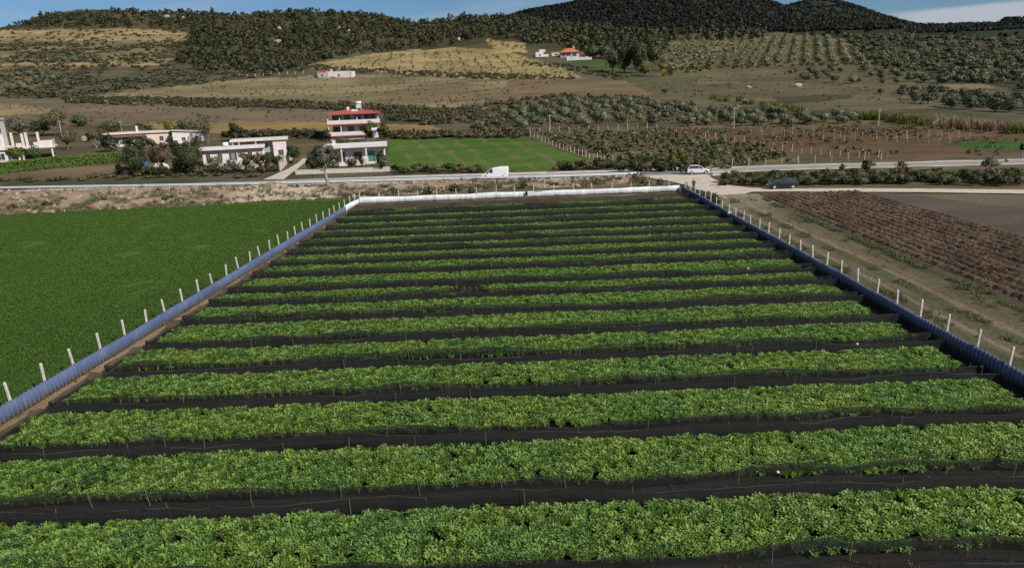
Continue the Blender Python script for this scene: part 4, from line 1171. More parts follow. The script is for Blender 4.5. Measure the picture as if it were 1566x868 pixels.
def vehicle(name, loc, rz, label, cat, paint, Ln, W, prof, cabin, wheels, rad=.31, van=None, tailgate=False):
    """prof: (x, sill, belt, half width) from tail to nose; cabin: (x, glass foot, roof, foot half width, roof half width)"""
    root = empty(name, loc, rz, label, cat)
    m = MB()
    rings = []
    for x, zs, zb, hw in prof:
        rings.append([(x, -hw * .9, zs), (x, -hw, zs + .12), (x, -hw * 1.0, (zs + zb) / 2 + .05), (x, -hw * .97, zb - .06), (x, -hw * .88, zb), (x, 0, zb + .025),
                      (x, hw * .88, zb), (x, hw * .97, zb - .06), (x, hw * 1.0, (zs + zb) / 2 + .05), (x, hw, zs + .12), (x, hw * .9, zs)])
    m.loft(rings)
    m.build("body", paint, root, smooth=False, bevel=0.03)
    g = MB()
    g.loft([[(x, -wb, z0), (x, -wt, z1), (x, wt, z1), (x, wb, z0)] for x, z0, z1, wb, wt in cabin])
    g.build("window", M['glass'], root)
    rf = MB()
    rr = [c for c in cabin if c[2] - c[1] > 0.2]
    rf.loft([[(x, -wt - .012, z1 - .035), (x, -wt * .95, z1 + .03), (x, 0, z1 + .045), (x, wt * .95, z1 + .03), (x, wt + .012, z1 - .035), (x, 0, z1 - .02)] for x, z0, z1, wb, wt in rr])
    rf.build("roof", paint, root, smooth=True)
    pl = MB()
    for s in (-1, 1):
        pts = [cabin[0], *rr, cabin[-1]]
        f_, b_ = pts[-1], pts[0]
        pl.tube([(f_[0], f_[3] * s, f_[1]), (rr[-1][0], rr[-1][4] * s, rr[-1][2])], .035, 6)
        pl.tube([(b_[0], b_[3] * s, b_[1]), (rr[0][0], rr[0][4] * s, rr[0][2])], .055, 6)
        mid = rr[len(rr) // 2]
        pl.tube([(mid[0], (mid[3] + .006) * s, mid[1]), (mid[0], (mid[4] + .006) * s, mid[2])], .03, 6)
    pl.build("pillar", paint, root)
    for x, hw in wheels:
        for s in (-1, 1):
            wheel(root, x, hw - .07, rad, s)
            ar = MB()
            ra_ = rad * 1.17
            ar.loft([[(x + ra_ * math.cos(math.pi * k / 12), (hw + yy) * s, rad + ra_ * math.sin(math.pi * k / 12)) for k in range(13)] for yy in (-.15, .006)])
            ar.build("wheel_arch", M['plastic_black'], root)
    nose, tail = prof[-2], prof[1]
    for s in (-1, 1):
        MB().box(prof[-1][0] - .16, prof[-1][0] + .02, s * prof[-1][3] * .62 - .15, s * prof[-1][3] * .62 + .15, prof[-1][2] - .20, prof[-1][2] - .05).build("headlight", M['lamp'], root, bevel=.02)
        MB().box(prof[0][0] - .02, prof[0][0] + .1, s * prof[0][3] * .85 - .09, s * prof[0][3] * .85 + .09, prof[0][2] - .32, prof[0][2] - .06).build("tail_light", M['tail'], root, bevel=.02)
        c = cabin[-2]
        MB().box(c[0] + .15, c[0] + .30, s * (c[3] + .10) - .09, s * (c[3] + .10) + .09, c[1] + .02, c[1] + .17).build("mirror", paint, root, bevel=.03)
        MB().box(-.05, .08, s * (prof[len(prof) // 2][3] + .005) - .012, s * (prof[len(prof) // 2][3] + .005) + .012, prof[len(prof) // 2][2] - .16, prof[len(prof) // 2][2] - .13).build("handle", M['plastic_black'], root)
    MB().box(prof[-1][0] - .05, prof[-1][0] + .035, -prof[-1][3] * .8, prof[-1][3] * .8, prof[-1][1] + .02, prof[-1][1] + .20).build("bumper", M['plastic_black'], root, bevel=.03)
    MB().box(prof[0][0] - .04, prof[0][0] + .05, -prof[0][3] * .8, prof[0][3] * .8, prof[0][1] + .02, prof[0][1] + .2).build("bumper", M['plastic_black'], root, bevel=.03)
    MB().box(prof[-1][0] + .03, prof[-1][0] + .045, -.26, .26, prof[-1][1] + .22, prof[-1][1] + .33).build("number_plate", M['plastic_white'], root)
    if van:
        vb = MB(); vb.loft([[(x, -wb, z0), (x, -wb * .99, z0 + .5), (x, -wt, z1 - .1), (x, -wt + .12, z1), (x, wt - .12, z1), (x, wt, z1 - .1), (x, wb * .99, z0 + .5), (x, wb, z0)] for x, z0, z1, wb, wt in van])
        vb.build("cargo_box", paint, root, bevel=.04)
    if tailgate:
        c = rr[0]
        tg = MB(); tg.loft([[(c[0] + .02, -c[4], c[2] + .03), (c[0] + .02, c[4], c[2] + .03), (c[0] + .02, c[4], c[2] + .07), (c[0] + .02, -c[4], c[2] + .07)],
                            [(c[0] - .55, -c[4] * 1.02, c[2] + .10), (c[0] - .55, c[4] * 1.02, c[2] + .10), (c[0] - .55, c[4] * 1.02, c[2] + .15), (c[0] - .55, -c[4] * 1.02, c[2] + .15)],
                            [(c[0] - .95, -c[4] * 1.0, c[2] - .12), (c[0] - .95, c[4] * 1.0, c[2] - .12), (c[0] - .98, c[4] * 1.0, c[2] - .08), (c[0] - .98, -c[4] * 1.0, c[2] - .08)]])
        tg.build("tailgate", M['plastic_black'], root)
        MB().box(prof[0][0] - .012, prof[0][0] + .05, -c[3] * .9, c[3] * .9, .55, 1.0).build("boot_dark_panel", M['plastic_black'], root)  # solid black panel standing in for the shaded inside of the boot
    return root

hatch_prof = [(-1.98, .36, .92, .70), (-1.86, .24, .98, .80), (-1.2, .20, .98, .84), (0, .20, .95, .85), (.85, .20, .93, .84), (1.35, .22, .84, .82), (1.82, .26, .70, .76), (1.96, .34, .62, .66)]
hatch_cab = [(-1.88, .96, 1.0, .74, .70), (-1.55, .97, 1.42, .77, .62), (-.7, .96, 1.47, .79, .63), (.05, .95, 1.45, .79, .62), (.42, .94, 1.36, .78, .58), (1.02, .92, .96, .76, .70)]
p = flat(1068.5, 266.6, .07); a = math.atan2(float(road_y(p[0] + 5) - road_y(p[0] - 5)), 10)
vehicle("parked_car", (p[0], p[1] + .9, .072), a + .02, "silver hatchback with raised tailgate stopped on the road by the gravel junction", "car", M['paint_silver'], 4, 1.7, hatch_prof, hatch_cab, [(-1.22, .82), (1.22, .82)], tailgate=True)
p = flat(1198, 289, .125)
navy_ = vehicle("parked_car", (p[0] + .1, p[1] + .85, .127), math.pi - .06, "dark navy hatchback parked on the pale gravel lane beside the ploughed strip", "car", M['paint_navy'], 4, 1.7, hatch_prof, hatch_cab, [(-1.22, .82), (1.22, .82)])
navy_.scale = (1.04, 1.0, .93)
van_prof = [(-2.18, .40, .80, .78), (-2.12, .26, .84, .84), (-1.0, .22, .90, .85), (.3, .22, 1.0, .85), (1.0, .22, 1.02, .85), (1.55, .24, .94, .82), (2.0, .28, .78, .76), (2.12, .36, .68, .68)]
van_cab = [(.10, 1.0, 1.60, .80, .70), (.2, 1.0, 1.66, .80, .70), (.62, 1.0, 1.62, .80, .67), (1.45, .97, 1.03, .77, .70)]
van_box = [(-2.15, .42, 1.74, .82, .72), (-2.05, .40, 1.90, .85, .76), (-.9, .4, 1.90, .85, .77), (.2, .4, 1.76, .84, .74)]
p = flat(757, 274.2, .07); a = math.atan2(float(road_y(p[0] + 5) - road_y(p[0] - 5)), 10)
van_ = vehicle("delivery_van", (p[0], float(road_y(p[0])) + 1.75, .072), math.pi + a, "small white panel van driving along the road behind the guard rail", "van", M['paint_white'], 4.3, 1.7, van_prof, van_cab, [(-1.38, .83), (1.36, .83)], van=van_box)
van_.scale = (1.12, 1.12, 1.12)

# ================================================================ people
def skin_part(name, nodes, edges, mat, parent, root_i=0, sub=2):
    me = bpy.data.meshes.new(name)
    me.from_pydata([n_[0] for n_ in nodes], edges, [])
    o = link(name, me, parent)
    md = o.modifiers.new("skin", 'SKIN'); md.use_smooth_shade = True
    for i, n_ in enumerate(nodes):
        sv = me.skin_vertices[0].data[i]
        rr_ = n_[1]; sv.radius = rr_ if isinstance(rr_, tuple) else (rr_, rr_)
        sv.use_root = (i == root_i)
    s = o.modifiers.new("smooth", 'SUBSURF'); s.levels = s.render_levels = sub
    me.materials.append(mat)
    return o

def person(loc, rz, label, top, legs, bend=0.0, arm=(0.2, 0.2), fore=(0.3, 0.3), stride=0.08):
    """x forward; bend = lean of the trunk, arm / fore = swing of upper and lower arms, radians from hanging"""
    root = empty("person", loc, rz, label, "person")
    hip = Vector((-.10 * math.sin(bend), 0, .90))
    def T(h, x=0, y=0):                                    # a point h above the hips on the leaning trunk
        return hip + Vector((h * math.sin(bend) + x * math.cos(bend), y, h * math.cos(bend) - x * math.sin(bend)))
    nb, eb = [], []
    def add(p, r_, par=None):
        nb.append((tuple(p), r_)); i_ = len(nb) - 1
        if par is not None: eb.append((par, i_))
        return i_
    pv = add(hip, (.13, .10)); wst = add(T(.20), (.125, .09), pv); ch = add(T(.40), (.15, .105), wst); nk0 = add(T(.53), .06, ch); nk = add(T(.60, .01), .052, nk0)
    hd0 = add(T(.66, .03), (.068, .075), nk); hd = add(T(.74, .035), (.078, .092), hd0); hd2 = add(T(.82, .02), (.062, .075), hd)
    add(T(.725, .135), .014, hd)                          # nose
    for s in (-1, 1):
        add(T(.735, .03, .092 * s), (.012, .022), hd)     # ears
    jn, je = [], []
    arms = []
    for q, s in enumerate((-1, 1)):
        sh = T(.475, 0, .185 * s)
        el = sh + Vector((.29 * math.sin(bend * .3 + arm[q]), .05 * s, -.29 * math.cos(bend * .3 + arm[q])))
        wr = el + Vector((.25 * math.sin(arm[q] + fore[q]), -.01 * s, -.25 * math.cos(arm[q] + fore[q])))
        d = (wr - el).normalized()
        pm_ = wr + d * .06
        a0 = add(sh, .055, ch); a1 = add(el, .043, a0); a2 = add(wr, .030, a1); a3 = add(pm_, (.026, .040), a2)
        for f_, ln_ in ((-.03, .07), (-.01, .082), (.01, .078), (.03, .06)):
            k1 = add(pm_ + d * .035 + Vector((f_, 0, 0)), .0095, a3); add(pm_ + d * (.035 + ln_) + Vector((f_ * 1.1, -.018 * s, 0)), .0075, k1)
        k1 = add(wr + d * .03 + Vector((.035, -.012 * s, 0)), .011, a2); add(wr + d * .075 + Vector((.055, -.022 * s, 0)), .009, k1)
        arms.append((sh, el, wr))
    lg = []
    for s, st in ((-1, stride), (1, -stride)):
        h = hip + Vector((0, .09 * s, -.06)); kn = Vector((st * .6 + .03, .10 * s, .48)); an = Vector((st, .11 * s, .08)); to = an + Vector((.15, .01 * s, -.045))
        l0 = add(h, .085, pv); l1 = add(kn, .057, l0); l2 = add(an, .040, l1); add(to, (.038, .03), l2)
        lg.append((h, kn, an, to))
    skin_part("body", nb, eb, M['skin'], root)
    J = [(tuple(T(-.04)), (.145, .115)), (tuple(T(.20)), (.142, .107)), (tuple(T(.41)), (.168, .122)), (tuple(T(.53)), .078)]
    E_ = [(0, 1), (1, 2), (2, 3)]
    for sh, el, wr in arms:
        b = len(J); J += [(tuple(sh), .072), (tuple(el), .056), (tuple(wr - (wr - el) * .06), .043)]; E_ += [(2, b), (b, b + 1), (b + 1, b + 2)]
    skin_part("jacket", J, E_, top, root)
    J = [(tuple(hip), (.150, .120)), ]; E_ = []
    for h, kn, an, to in lg:
        b = len(J); J += [(tuple(h), .100), (tuple(kn), .072), (tuple(an + Vector((0, 0, .03))), .058)]; E_ += [(0, b), (b, b + 1), (b + 1, b + 2)]
    skin_part("trousers", J, E_, legs, root)
    for h, kn, an, to in lg:
        skin_part("shoe", [(tuple(an + Vector((-.05, 0, -.02))), .050), (tuple(an + Vector((.04, 0, -.035))), .048), (tuple(to), (.046, .036))], [(0, 1), (1, 2)], M['black_cloth'], root)
    skin_part("hair", [(tuple(T(.83, .0)), (.078, .088)), (tuple(T(.77, -.045)), (.076, .080)), (tuple(T(.70, -.05)), (.055, .05))], [(0, 1), (1, 2)], M['hair'], root)
    return root
p = flat(1046.5, 267.5, .07)
person((p[0] - .35, p[1] + .75, .07), -.1, "person in black clothes reaching into the open tailgate of the silver car", M['black_cloth'], M['black_cloth'], .35, (.7, .6), (.5, .6))
p = flat(1044, 292, 0)
person((p[0], Y_FAR - .25, .03), R(-80), "person in an orange top bending over the end of the white sheet fence", M['orange_cloth'], M['jeans'], .75, (.3, .5), (.3, .2))
p = flat(1051, 287.5, 0)
person((p[0] + .1, Y_FAR + .85, .03), R(-95), "person in a dark green jacket standing at the fence corner beside the gravel", M['green_cloth'], M['black_cloth'], .12, (.35, .45), (.5, .4))

# ================================================================ buildings
def place(px, py):
    x, y, z = hill(px, py)
    return (x, y, z), y * 1.0 / FPX                        # point, metres per photo pixel there
def block(root, name, mat, x0, x1, y0, y1, z0, z1, bevel=0.0):
    return MB().box(x0, x1, y0, y1, z0, z1).build(name, mat, root, bevel=bevel)
def window(root, x, z, w_, h_, y=0.0, frame=None, pane=None):
    m = MB()
    for b in ((x - w_ / 2 - .07, x - w_ / 2, z - .07, z + h_ + .07), (x + w_ / 2, x + w_ / 2 + .07, z - .07, z + h_ + .07), (x - w_ / 2, x + w_ / 2, z + h_, z + h_ + .07), (x - w_ / 2, x + w_ / 2, z - .07, z), (x - .025, x + .025, z, z + h_)):
        m.box(b[0], b[1], y - .06, y + .01, b[2], b[3])
    f = m.build("window", frame or M['white_wall'], root)
    MB().box(x - w_ / 2 + .003, x + w_ / 2 - .003, y - .025, y + .004, z + .003, z + h_ - .003).build("pane", pane or M['glass'], f)
    MB().box(x - w_ / 2 - .12, x + w_ / 2 + .12, y - .14, y - .002, z - .12, z - .073).build("sill", M['concrete'], f)
def door(root, x, z, w_, h_, y, mat):
    m = MB().box(x - w_ / 2, x + w_ / 2, y - .04, y + .01, z, z + h_)
    d = m.build("door", mat, root)
    MB().box(x - w_ / 2 - .08, x - w_ / 2 - .003, y - .07, y + .01, z, z + h_ + .08).box(x + w_ / 2 + .003, x + w_ / 2 + .08, y - .07, y + .01, z, z + h_ + .08).box(x - w_ / 2, x + w_ / 2, y - .07, y + .01, z + h_ + .003, z + h_ + .08).build("frame", M['white_wall'], d)
    MB().box(x + w_ * .32, x + w_ * .4, y - .09, y - .045, z + 1.0, z + 1.04).build("handle", M['dark_metal'], d)
def hip_roof(root, x0, x1, y0, y1, z, hgt, mat, over=.6):
    m = MB(); a, b, c, d = x0 - over, x1 + over, y0 - over, y1 + over
    ins = (d - c) / 2; my = (c + d) / 2
    m.add([(a, c, z - .12), (b, c, z - .12), (b, d, z - .12), (a, d, z - .12), (a, c, z), (b, c, z), (b, d, z), (a, d, z), (a + ins, my, z + hgt), (b - ins, my, z + hgt)],
          [(3, 2, 1, 0), (0, 1, 5, 4), (1, 2, 6, 5), (2, 3, 7, 6), (3, 0, 4, 7), (4, 5, 9, 8), (5, 6, 9), (6, 7, 8, 9), (7, 4, 8)])
    # ridge and hip caps
    for p_, q_ in (((a + ins, my), (b - ins, my)),):
        m.tube([(p_[0], p_[1], z + hgt + .02), (q_[0], q_[1], z + hgt + .02)], .1, 6)
    for cx_, cy_, e in ((a, c, a + ins), (b, c, b - ins), (b, d, b - ins), (a, d, a + ins)):
        m.tube([(cx_, cy_, z + .03), (e, my, z + hgt + .02)], .09, 6)
    return m.build("roof", mat, root)

# two-storey house with the red roof
(c, u) = place(543, 213)
hs = empty("house", (c[0], c[1], c[2] - .2), .8 * math.atan2(-c[0], c[1]), "two-storey white house with red hipped roof and long white balconies", "house")
W2 = 37.5 * u
block(hs, "wall", M['white_wall'], -W2 + 1.2, W2 - .5, 1.6, 9.5, -1.5, 6.9)
block(hs, "wall", M['grey_wall'], -W2 + .3, W2 - 4.2, .4, 1.59, -1.5, 1.0)
block(hs, "floor_slab", M['red_trim'], -W2, W2 - 2.5, -.15, 1.62, 1.02, 1.32)
block(hs, "floor_slab", M['red_trim'], -W2 - .1, W2 + .3, -.2, 1.62, 4.05, 4.35)
block(hs, "balcony_parapet", M['white_wall'], -W2 + .05, W2 - 2.6, -.1, .08, 1.33, 2.30)
block(hs, "balcony_parapet", M['white_wall'], -W2 - .05, W2 + .25, -.15, .03, 4.36, 5.36)
block(hs, "balcony_parapet", M['white_wall'], W2 + .08, W2 + .25, .04, 1.6, 4.36, 5.36)
block(hs, "balcony_parapet", M['white_wall'], -W2 - .05, -W2 + .12, .04, 1.6, 4.36, 5.36)
for x in (-W2 + .15, -W2 + 3.2, 1.0, W2 - .2):
    block(hs, "column", M['white_wall'], x - .13, x + .13, .1, .36, 5.37, 6.95)
for x in (-W2 + .15, -W2 + 3.4, W2 - 3.0):
    block(hs, "column", M['white_wall'], x - .13, x + .13, .1, .36, 2.31, 4.04)
for x, w_ in ((-W2 + 2.4, 2.2), (-1.6, 1.4), (1.2, 1.5), (3.6, 1.3), (W2 - 1.6, 1.2)):
    window(hs, x, 4.75, w_, 1.75, 1.6, M['brown_shutter'])
window(hs, -W2 + 2.4, 1.7, 2.4, 1.8, 1.6, M['brown_shutter']); window(hs, -.9, 2.0, 1.5, 1.5, 1.6, M['brown_shutter'], M['brown_shutter'])
door(hs, 2.2, 1.33, 1.7, 2.2, 1.6, M['orange_door'])
rf = hip_roof(hs, -W2 + .5, W2 - .1, -.1, 9.6, 6.95, 1.05, M['red_roof'], .75)
MB().box(-1.6, -1.0, 4.2, 4.8, 7.4, 8.75).build("chimney", M['white_wall'], rf)
MB().add([(-.6, 2.2, 7.35), (1.5, 2.2, 7.35), (1.5, 4.6, 7.65), (-.6, 4.6, 7.65), (-.3, 2.2, 7.75), (1.2, 2.2, 7.75), (1.2, 4.6, 8.0), (-.3, 4.6, 8.0)], [(3, 2, 1, 0), (4, 5, 6, 7), (0, 1, 5, 4), (1, 2, 6, 5), (2, 3, 7, 6), (3, 0, 4, 7)]).build("dormer", M['white_wall'], rf)
sw = empty("solar_water_heater", (c[0] + .9, c[1] + 4.6, c[2] + 7.55), .2, "white solar water heater with tank standing on the red roof", "water heater")
MB().tube([(-.75, .3, 2.0), (.75, .3, 2.0)], .34, 12).build("tank", M['plastic_white'], sw, smooth=True)
MB().add([(-.7, -.9, .55), (.7, -.9, .55), (.7, .25, 1.5), (-.7, .25, 1.5), (-.7, -.9, .63), (.7, -.9, .63), (.7, .25, 1.58), (-.7, .25, 1.58)], [(3, 2, 1, 0), (4, 5, 6, 7), (0, 1, 5, 4), (1, 2, 6, 5), (2, 3, 7, 6), (3, 0, 4, 7)]).build("solar_panel", M['grey_wall'], sw)
fr = MB()
for x in (-.6, .6): fr.tube([(x, -.85, -.3), (x, -.85, .6)], .04, 5).tube([(x, .35, -.2), (x, .35, 1.75)], .04, 5)
fr.build("frame", M['steel'], sw)

# low white house in front
(c, u) = place(546, 252)
h2 = empty("house", (c[0], c[1], c[2] - .1), .8 * math.atan2(-c[0], c[1]), "low white flat-roofed house with green door and porch behind the front garden wall", "house")
W2 = 45 * u
block(h2, "wall", M['white_wall'], -W2 + .6, W2 - 1.6, 1.5, 8.0, -.5, 3.70)
block(h2, "wall", M['white_wall'], W2 - 1.59, W2 - .2, .9, 8.0, -.5, 3.70)
block(h2, "roof", M['white_wall'], -W2 - .2, W2 + .3, -.5, 8.3, 3.71, 4.25)
for x in (-W2 + .3, -W2 + 3.4, W2 - 4.2): block(h2, "column", M['white_wall'], x - .14, x + .14, -.3, -.02, 0, 3.70)
window(h2, .3, 1.1, 1.6, 1.5, 1.5, M['brown_shutter']); window(h2, -3.2, .9, 1.6, 1.7, 1.5, M['brown_shutter'])
door(h2, 3.2, .55, 1.5, 2.2, 1.5, M['green_door'])
window(h2, W2 - .9, 1.4, .7, 1.3, .9)
st = MB()
for k in range(4): st.box(1.9, 4.6, -.6 + .35 * k, 1.49, -.3 + .21 * k, -.3 + .21 * (k + 1) - (0 if k == 3 else .002))
st.build("step", M['concrete'], h2)
block(h2, "porch_wall", M['white_wall'], -W2 + 1, 1.8, -.45, -.3, -.3, .75)
block(h2, "chimney", M['white_wall'], -W2 + 1.5, -W2 + 2.1, 3.0, 3.6, 4.26, 5.2)
(c, u) = place(526, 264.5)
gw = empty("garden_wall", (c[0], c[1], c[2]), -.02, "low pale block wall along the road before the white house", "wall")
block(gw, "wall", M['concrete'], -9.8, 9.3, 0, .25, -.5, .85); block(gw, "coping", M['white_post'], -9.85, 9.35, -.04, .29, .853, .93)
# water tank on a stand
(c, u) = place(576, 217)
wt = empty("water_tank", c, .05, "white cylindrical water tank on a tall metal stand beside the houses", "water tank")
MB().tube([(-1.1, 0, 3.1), (-1.05, 0, 3.1), (1.05, 0, 3.1), (1.1, 0, 3.1)], [.45, .52, .52, .45], 16).build("tank", M['plastic_white'], wt, smooth=True)
for x in (-.8, .8):
    for y in (-.4, .4): MB().tube([(x, y, -.3), (x, y * .8, 2.75)], .05, 6).build("leg", M['dark_metal'], wt)
MB().box(-.95, .95, -.45, .45, 2.52, 2.60).build("platform", M['dark_metal'], wt)

# long white flat-roofed house in two blocks
(c, u) = place(358, 253)
h3 = empty("house", (c[0], c[1], c[2] - .1), .8 * math.atan2(-c[0], c[1]), "long white flat-roofed house half hidden behind reddish shrubs beside the farm lane", "house")
x0, x1 = -46 * u, 45 * u
block(h3, "wall", M['white_wall'], x0 + .5, x1, 1.2, 6.0, -.6, 3.55)
block(h3, "roof", M['white_wall'], x0, x1 + .2, .2, 6.2, 3.553, 4.05)
for x in (x0 + 1.6, x0 + 4.0, x0 + 6.3, x0 + 7.0, x0 + 10.2): window(h3, x, 1.1, .85, 1.6, 1.2)
bx0, bx1 = -5 * u, 80 * u
block(h3, "wall", M['grey_wall'], bx0 + .4, bx1 - 3.2, 8.0, 14, -.6, 4.75)
block(h3, "wall", M['white_wall'], bx1 - 3.19, bx1 - .3, 6.8, 14, -.6, 4.75)
block(h3, "roof", M['concrete'], bx0, bx1 + .3, 6.3, 14.4, 4.753, 5.15)
for x in (bx0 + .6, bx0 + 1.9, bx0 + 5.5): block(h3, "column", M['grey_wall'], x - .15, x + .15, 6.5, 6.8, 3.2, 4.75)
window(h3, bx0 + 3.8, 2.8, 1.7, 1.3, 8.0); window(h3, bx1 - 5.2, 2.9, 1.6, 1.2, 8.0)
window(h3, bx1 - 1.6, 1.2, 1.1, 1.3, 6.8)
MB().tube([(bx0 - 1.2, 3.2, 4.55), (bx0 - .1, 3.2, 4.55)], .42, 12).build("roof_tank", M['plastic_white'], h3, smooth=True)
(c, u) = place(452, 262)
yw = empty("yard_wall", c, 0, "pale rendered yard wall running back along the farm lane", "wall")
a0, a1 = place(428, 262)[0], place(446, 243)[0]
d = Vector(a1) - Vector(a0); yw.location = a0; yw.rotation_euler = (0, 0, math.atan2(d.y, d.x))
m = MB(); n_ = 8
for k in range(n_):
    l0 = d.to_2d().length * k / n_
    m.box(l0, l0 + d.to_2d().length / n_ - .02, -.1, .1, d.z * k / n_ - .5, d.z * k / n_ + 1.9)
m.build("wall", M['block_wall'], yw)
m = MB()
for k in range(n_ + 1):
    l0 = d.to_2d().length * k / n_
    m.box(l0 - .15, l0 + .13, -.16, -.103, d.z * k / n_ - .5, d.z * k / n_ + 2.05)
m.build("pier", M['white_post'], yw)
(c, u) = place(350, 259)
bw = empty("garden_wall", c, 0, "low concrete wall at the foot of the shrubs by the long white house", "wall")
block(bw, "wall", M['block_wall'], -5.2, 7.5, 0, .22, -.5, .85); block(bw, "coping", M['concrete'], -5.25, 7.55, -.03, .25, .853, .92)

# cream house and white shed
(c, u) = place(212, 223)
h4 = empty("house", (c[0], c[1], c[2] - .2), .8 * math.atan2(-c[0], c[1]), "long low cream house with brown eaves and thin white chimney behind trees", "house")
W2 = 44 * u
block(h4, "wall", M['white_wall'], -W2 + 1.0, W2 * .28, 1.4, 9, -.8, 3.3); block(h4, "wall", M['pink_wall'], W2 * .28 + .01, W2 - .4, .6, 9, -.8, 3.5)
block(h4, "eaves", M['brown_shutter'], -W2 + .6, W2 * .28, .4, 1.39, 2.75, 3.5); block(h4, "roof", M['pink_wall'], -W2, W2, .1, 9.5, 3.503, 3.9)
for x in (-W2 + 2.6, -2.6, 0.6): window(h4, x, 1.0, 1.2, 1.4, 1.4)
window(h4, W2 - 2.2, 1.3, 1.0, 1.2, .6)
block(h4, "chimney", M['white_wall'], -.3, .25, 3, 3.6, 3.91, 5.5)
(c, u) = place(289, 219)
h5 = empty("shed", (c[0], c[1], c[2] - .2), .8 * math.atan2(-c[0], c[1]), "small white shed with sloping grey roof right of the cream house", "shed")
block(h5, "wall", M['white_wall'], -21 * u, 19 * u, .5, 6, -.8, 2.9)
MB().add([(-23 * u, .1, 3.75), (23 * u, .1, 3.0), (23 * u, 6.4, 3.0), (-23 * u, 6.4, 3.75), (-23 * u, .1, 3.95), (23 * u, .1, 3.2), (23 * u, 6.4, 3.2), (-23 * u, 6.4, 3.95)], [(3, 2, 1, 0), (4, 5, 6, 7), (0, 1, 5, 4), (1, 2, 6, 5), (2, 3, 7, 6), (3, 0, 4, 7)]).build("roof", M['grey_wall'], h5)
MB().add([(-20.8 * u, .52, 2.903), (18.8 * u, .52, 2.903), (18.8 * u, .52, 3.08), (-20.8 * u, .52, 3.7), (-20.8 * u, 5.9, 2.903), (18.8 * u, 5.9, 2.903), (18.8 * u, 5.9, 3.08), (-20.8 * u, 5.9, 3.7)], [(0, 1, 2, 3), (7, 6, 5, 4), (0, 4, 5, 1), (2, 6, 7, 3)]).build("gable", M['white_wall'], h5)
window(h5, -1.2, .9, .9, 1.0, .5); door(h5, 2.2, -.1, .95, 2.1, .5, M['brown_shutter'])

# unfinished concrete house
(c, u) = place(20, 247)
h6 = empty("unfinished_house", (c[0], c[1], c[2] - .1), .8 * math.atan2(-c[0], c[1]), "unfinished concrete house with bare upper columns and white parapets", "house")
block(h6, "wall", M['white_wall'], -75 * u, -6 * u, .6, 10, -1, 2.9); block(h6, "wall", M['pink_wall'], -6 * u + .01, 12 * u, 1.8, 10, -1, 2.9)
block(h6, "floor_slab", M['concrete'], -78 * u, 56 * u, 0, 10.5, 2.903, 3.25)
for x in (14, 30, 52):
    block(h6, "column", M['concrete'], x * u - .18, x * u + .18, .3, .66, -1, 2.9)
for x, w_, t_ in ((-12, 3.4, 6.9), (4, 3.2, 6.9), (17, 3.2, 6.6), (22.0, 3.4, 6.8), (37, 3.2, 6.8)):
    block(h6, "column", M['concrete'], (x - w_ / 2) * u, (x + w_ / 2) * u, .8, 1.3, 3.253, t_)
for x0_, x1_, t_ in ((-70, -14, 4.6), (-13.7, 5, 3.9), (8, 15, 4.4), (30, 36, 4.4)):
    block(h6, "parapet", M['white_wall'], x0_ * u, x1_ * u, .1, .3, 3.253, t_)
block(h6, "parapet", M['white_wall'], 36.2 * u, 54 * u, .1, .3, 3.253, 4.75); block(h6, "parapet", M['white_wall'], 53 * u, 54 * u, .31, 8, 3.253, 4.75)
block(h6, "upper_room", M['white_wall'], -75 * u, -7.5 * u, 2.4, 9.6, 3.253, 10.1); block(h6, "roof", M['white_wall'], -76 * u, -6 * u, 2.0, 10, 10.103, 10.4)
window(h6, -10.5 * u, 6.9, .9, 2.4, 2.4, M['steel']); window(h6, -15.5 * u, 6.9, .9, 2.4, 2.4, M['steel']); window(h6, -14 * u, .6, 1.6, 1.5, .6); window(h6, -2 * u, .4, 1.4, 1.7, 1.8)

# far villa, its yard walls, and the ruin on the hillside
(c, u) = place(872, 88)
v1 = empty("villa", (c[0], c[1], c[2] - .5), -.1, "far white villa with an orange-red hipped roof beside dark trees", "house")
block(v1, "wall", M['grey_wall'], -6.8, .5, 0, 9, -2, 4.0); block(v1, "wall", M['white_wall'], .51, 6.3, -.6, 9, -2, 4.0)
hip_roof(v1, -6.9, 6.4, -.6, 9.1, 4.05, 2.9, M['orange_roof'], .8)
for x in (-4.6, -1.8): window(v1, x, 1.4, 1.5, 1.6, 0)
window(v1, 3.0, 1.4, 3.0, 1.6, -.6)
MB().box(2.2, 2.9, 4, 4.7, 6.0, 8.4).build("chimney", M['white_wall'], v1)
(c, u) = place(885, 92)
vw = empty("yard_wall", c, -.05, "white stepped yard wall before the far orange-roofed villa", "wall")
m = MB()
for k in range(8): m.box(-8 + k * 2.1, -8 + k * 2.1 + 2.08, 0, .3, -1, 2.3 - .12 * k + (.5 if k % 3 == 0 else 0))
m.build("wall", M['white_wall'], vw)
m = MB()
for k in range(9): m.box(-8.15 + k * 2.1, -7.83 + k * 2.1, -.08, -.003, -1, 2.9 - .12 * k)
m.build("pier", M['white_post'], vw)
(c, u) = place(829, 87)
o1 = empty("outbuilding", c, .1, "white ruined outbuilding on the slope left of the far villa", "outbuilding")
block(o1, "wall", M['white_wall'], -4.6, 1.0, 0, 4, -2, 3.2); block(o1, "wall", M['white_wall'], 1.01, 5.0, .6, 4, -2, 1.6); block(o1, "roof", M['concrete'], -1.8, 2.6, 1, 5, 3.203, 5.0); window(o1, -1.6, .6, 1.2, 1.2, 0)
(c, u) = place(850, 86)
o2 = empty("outbuilding", c, -.1, "small white outbuilding with red-edged roof between ruin and villa", "outbuilding")
block(o2, "wall", M['white_wall'], -3.0, 2.8, 0, 4, -2, 2.6); block(o2, "roof", M['orange_roof'], -3.2, 3.0, -.2, 4.3, 2.603, 3.0); window(o2, .3, .6, 2.2, 1.0, 0)
(c, u) = place(513, 119)
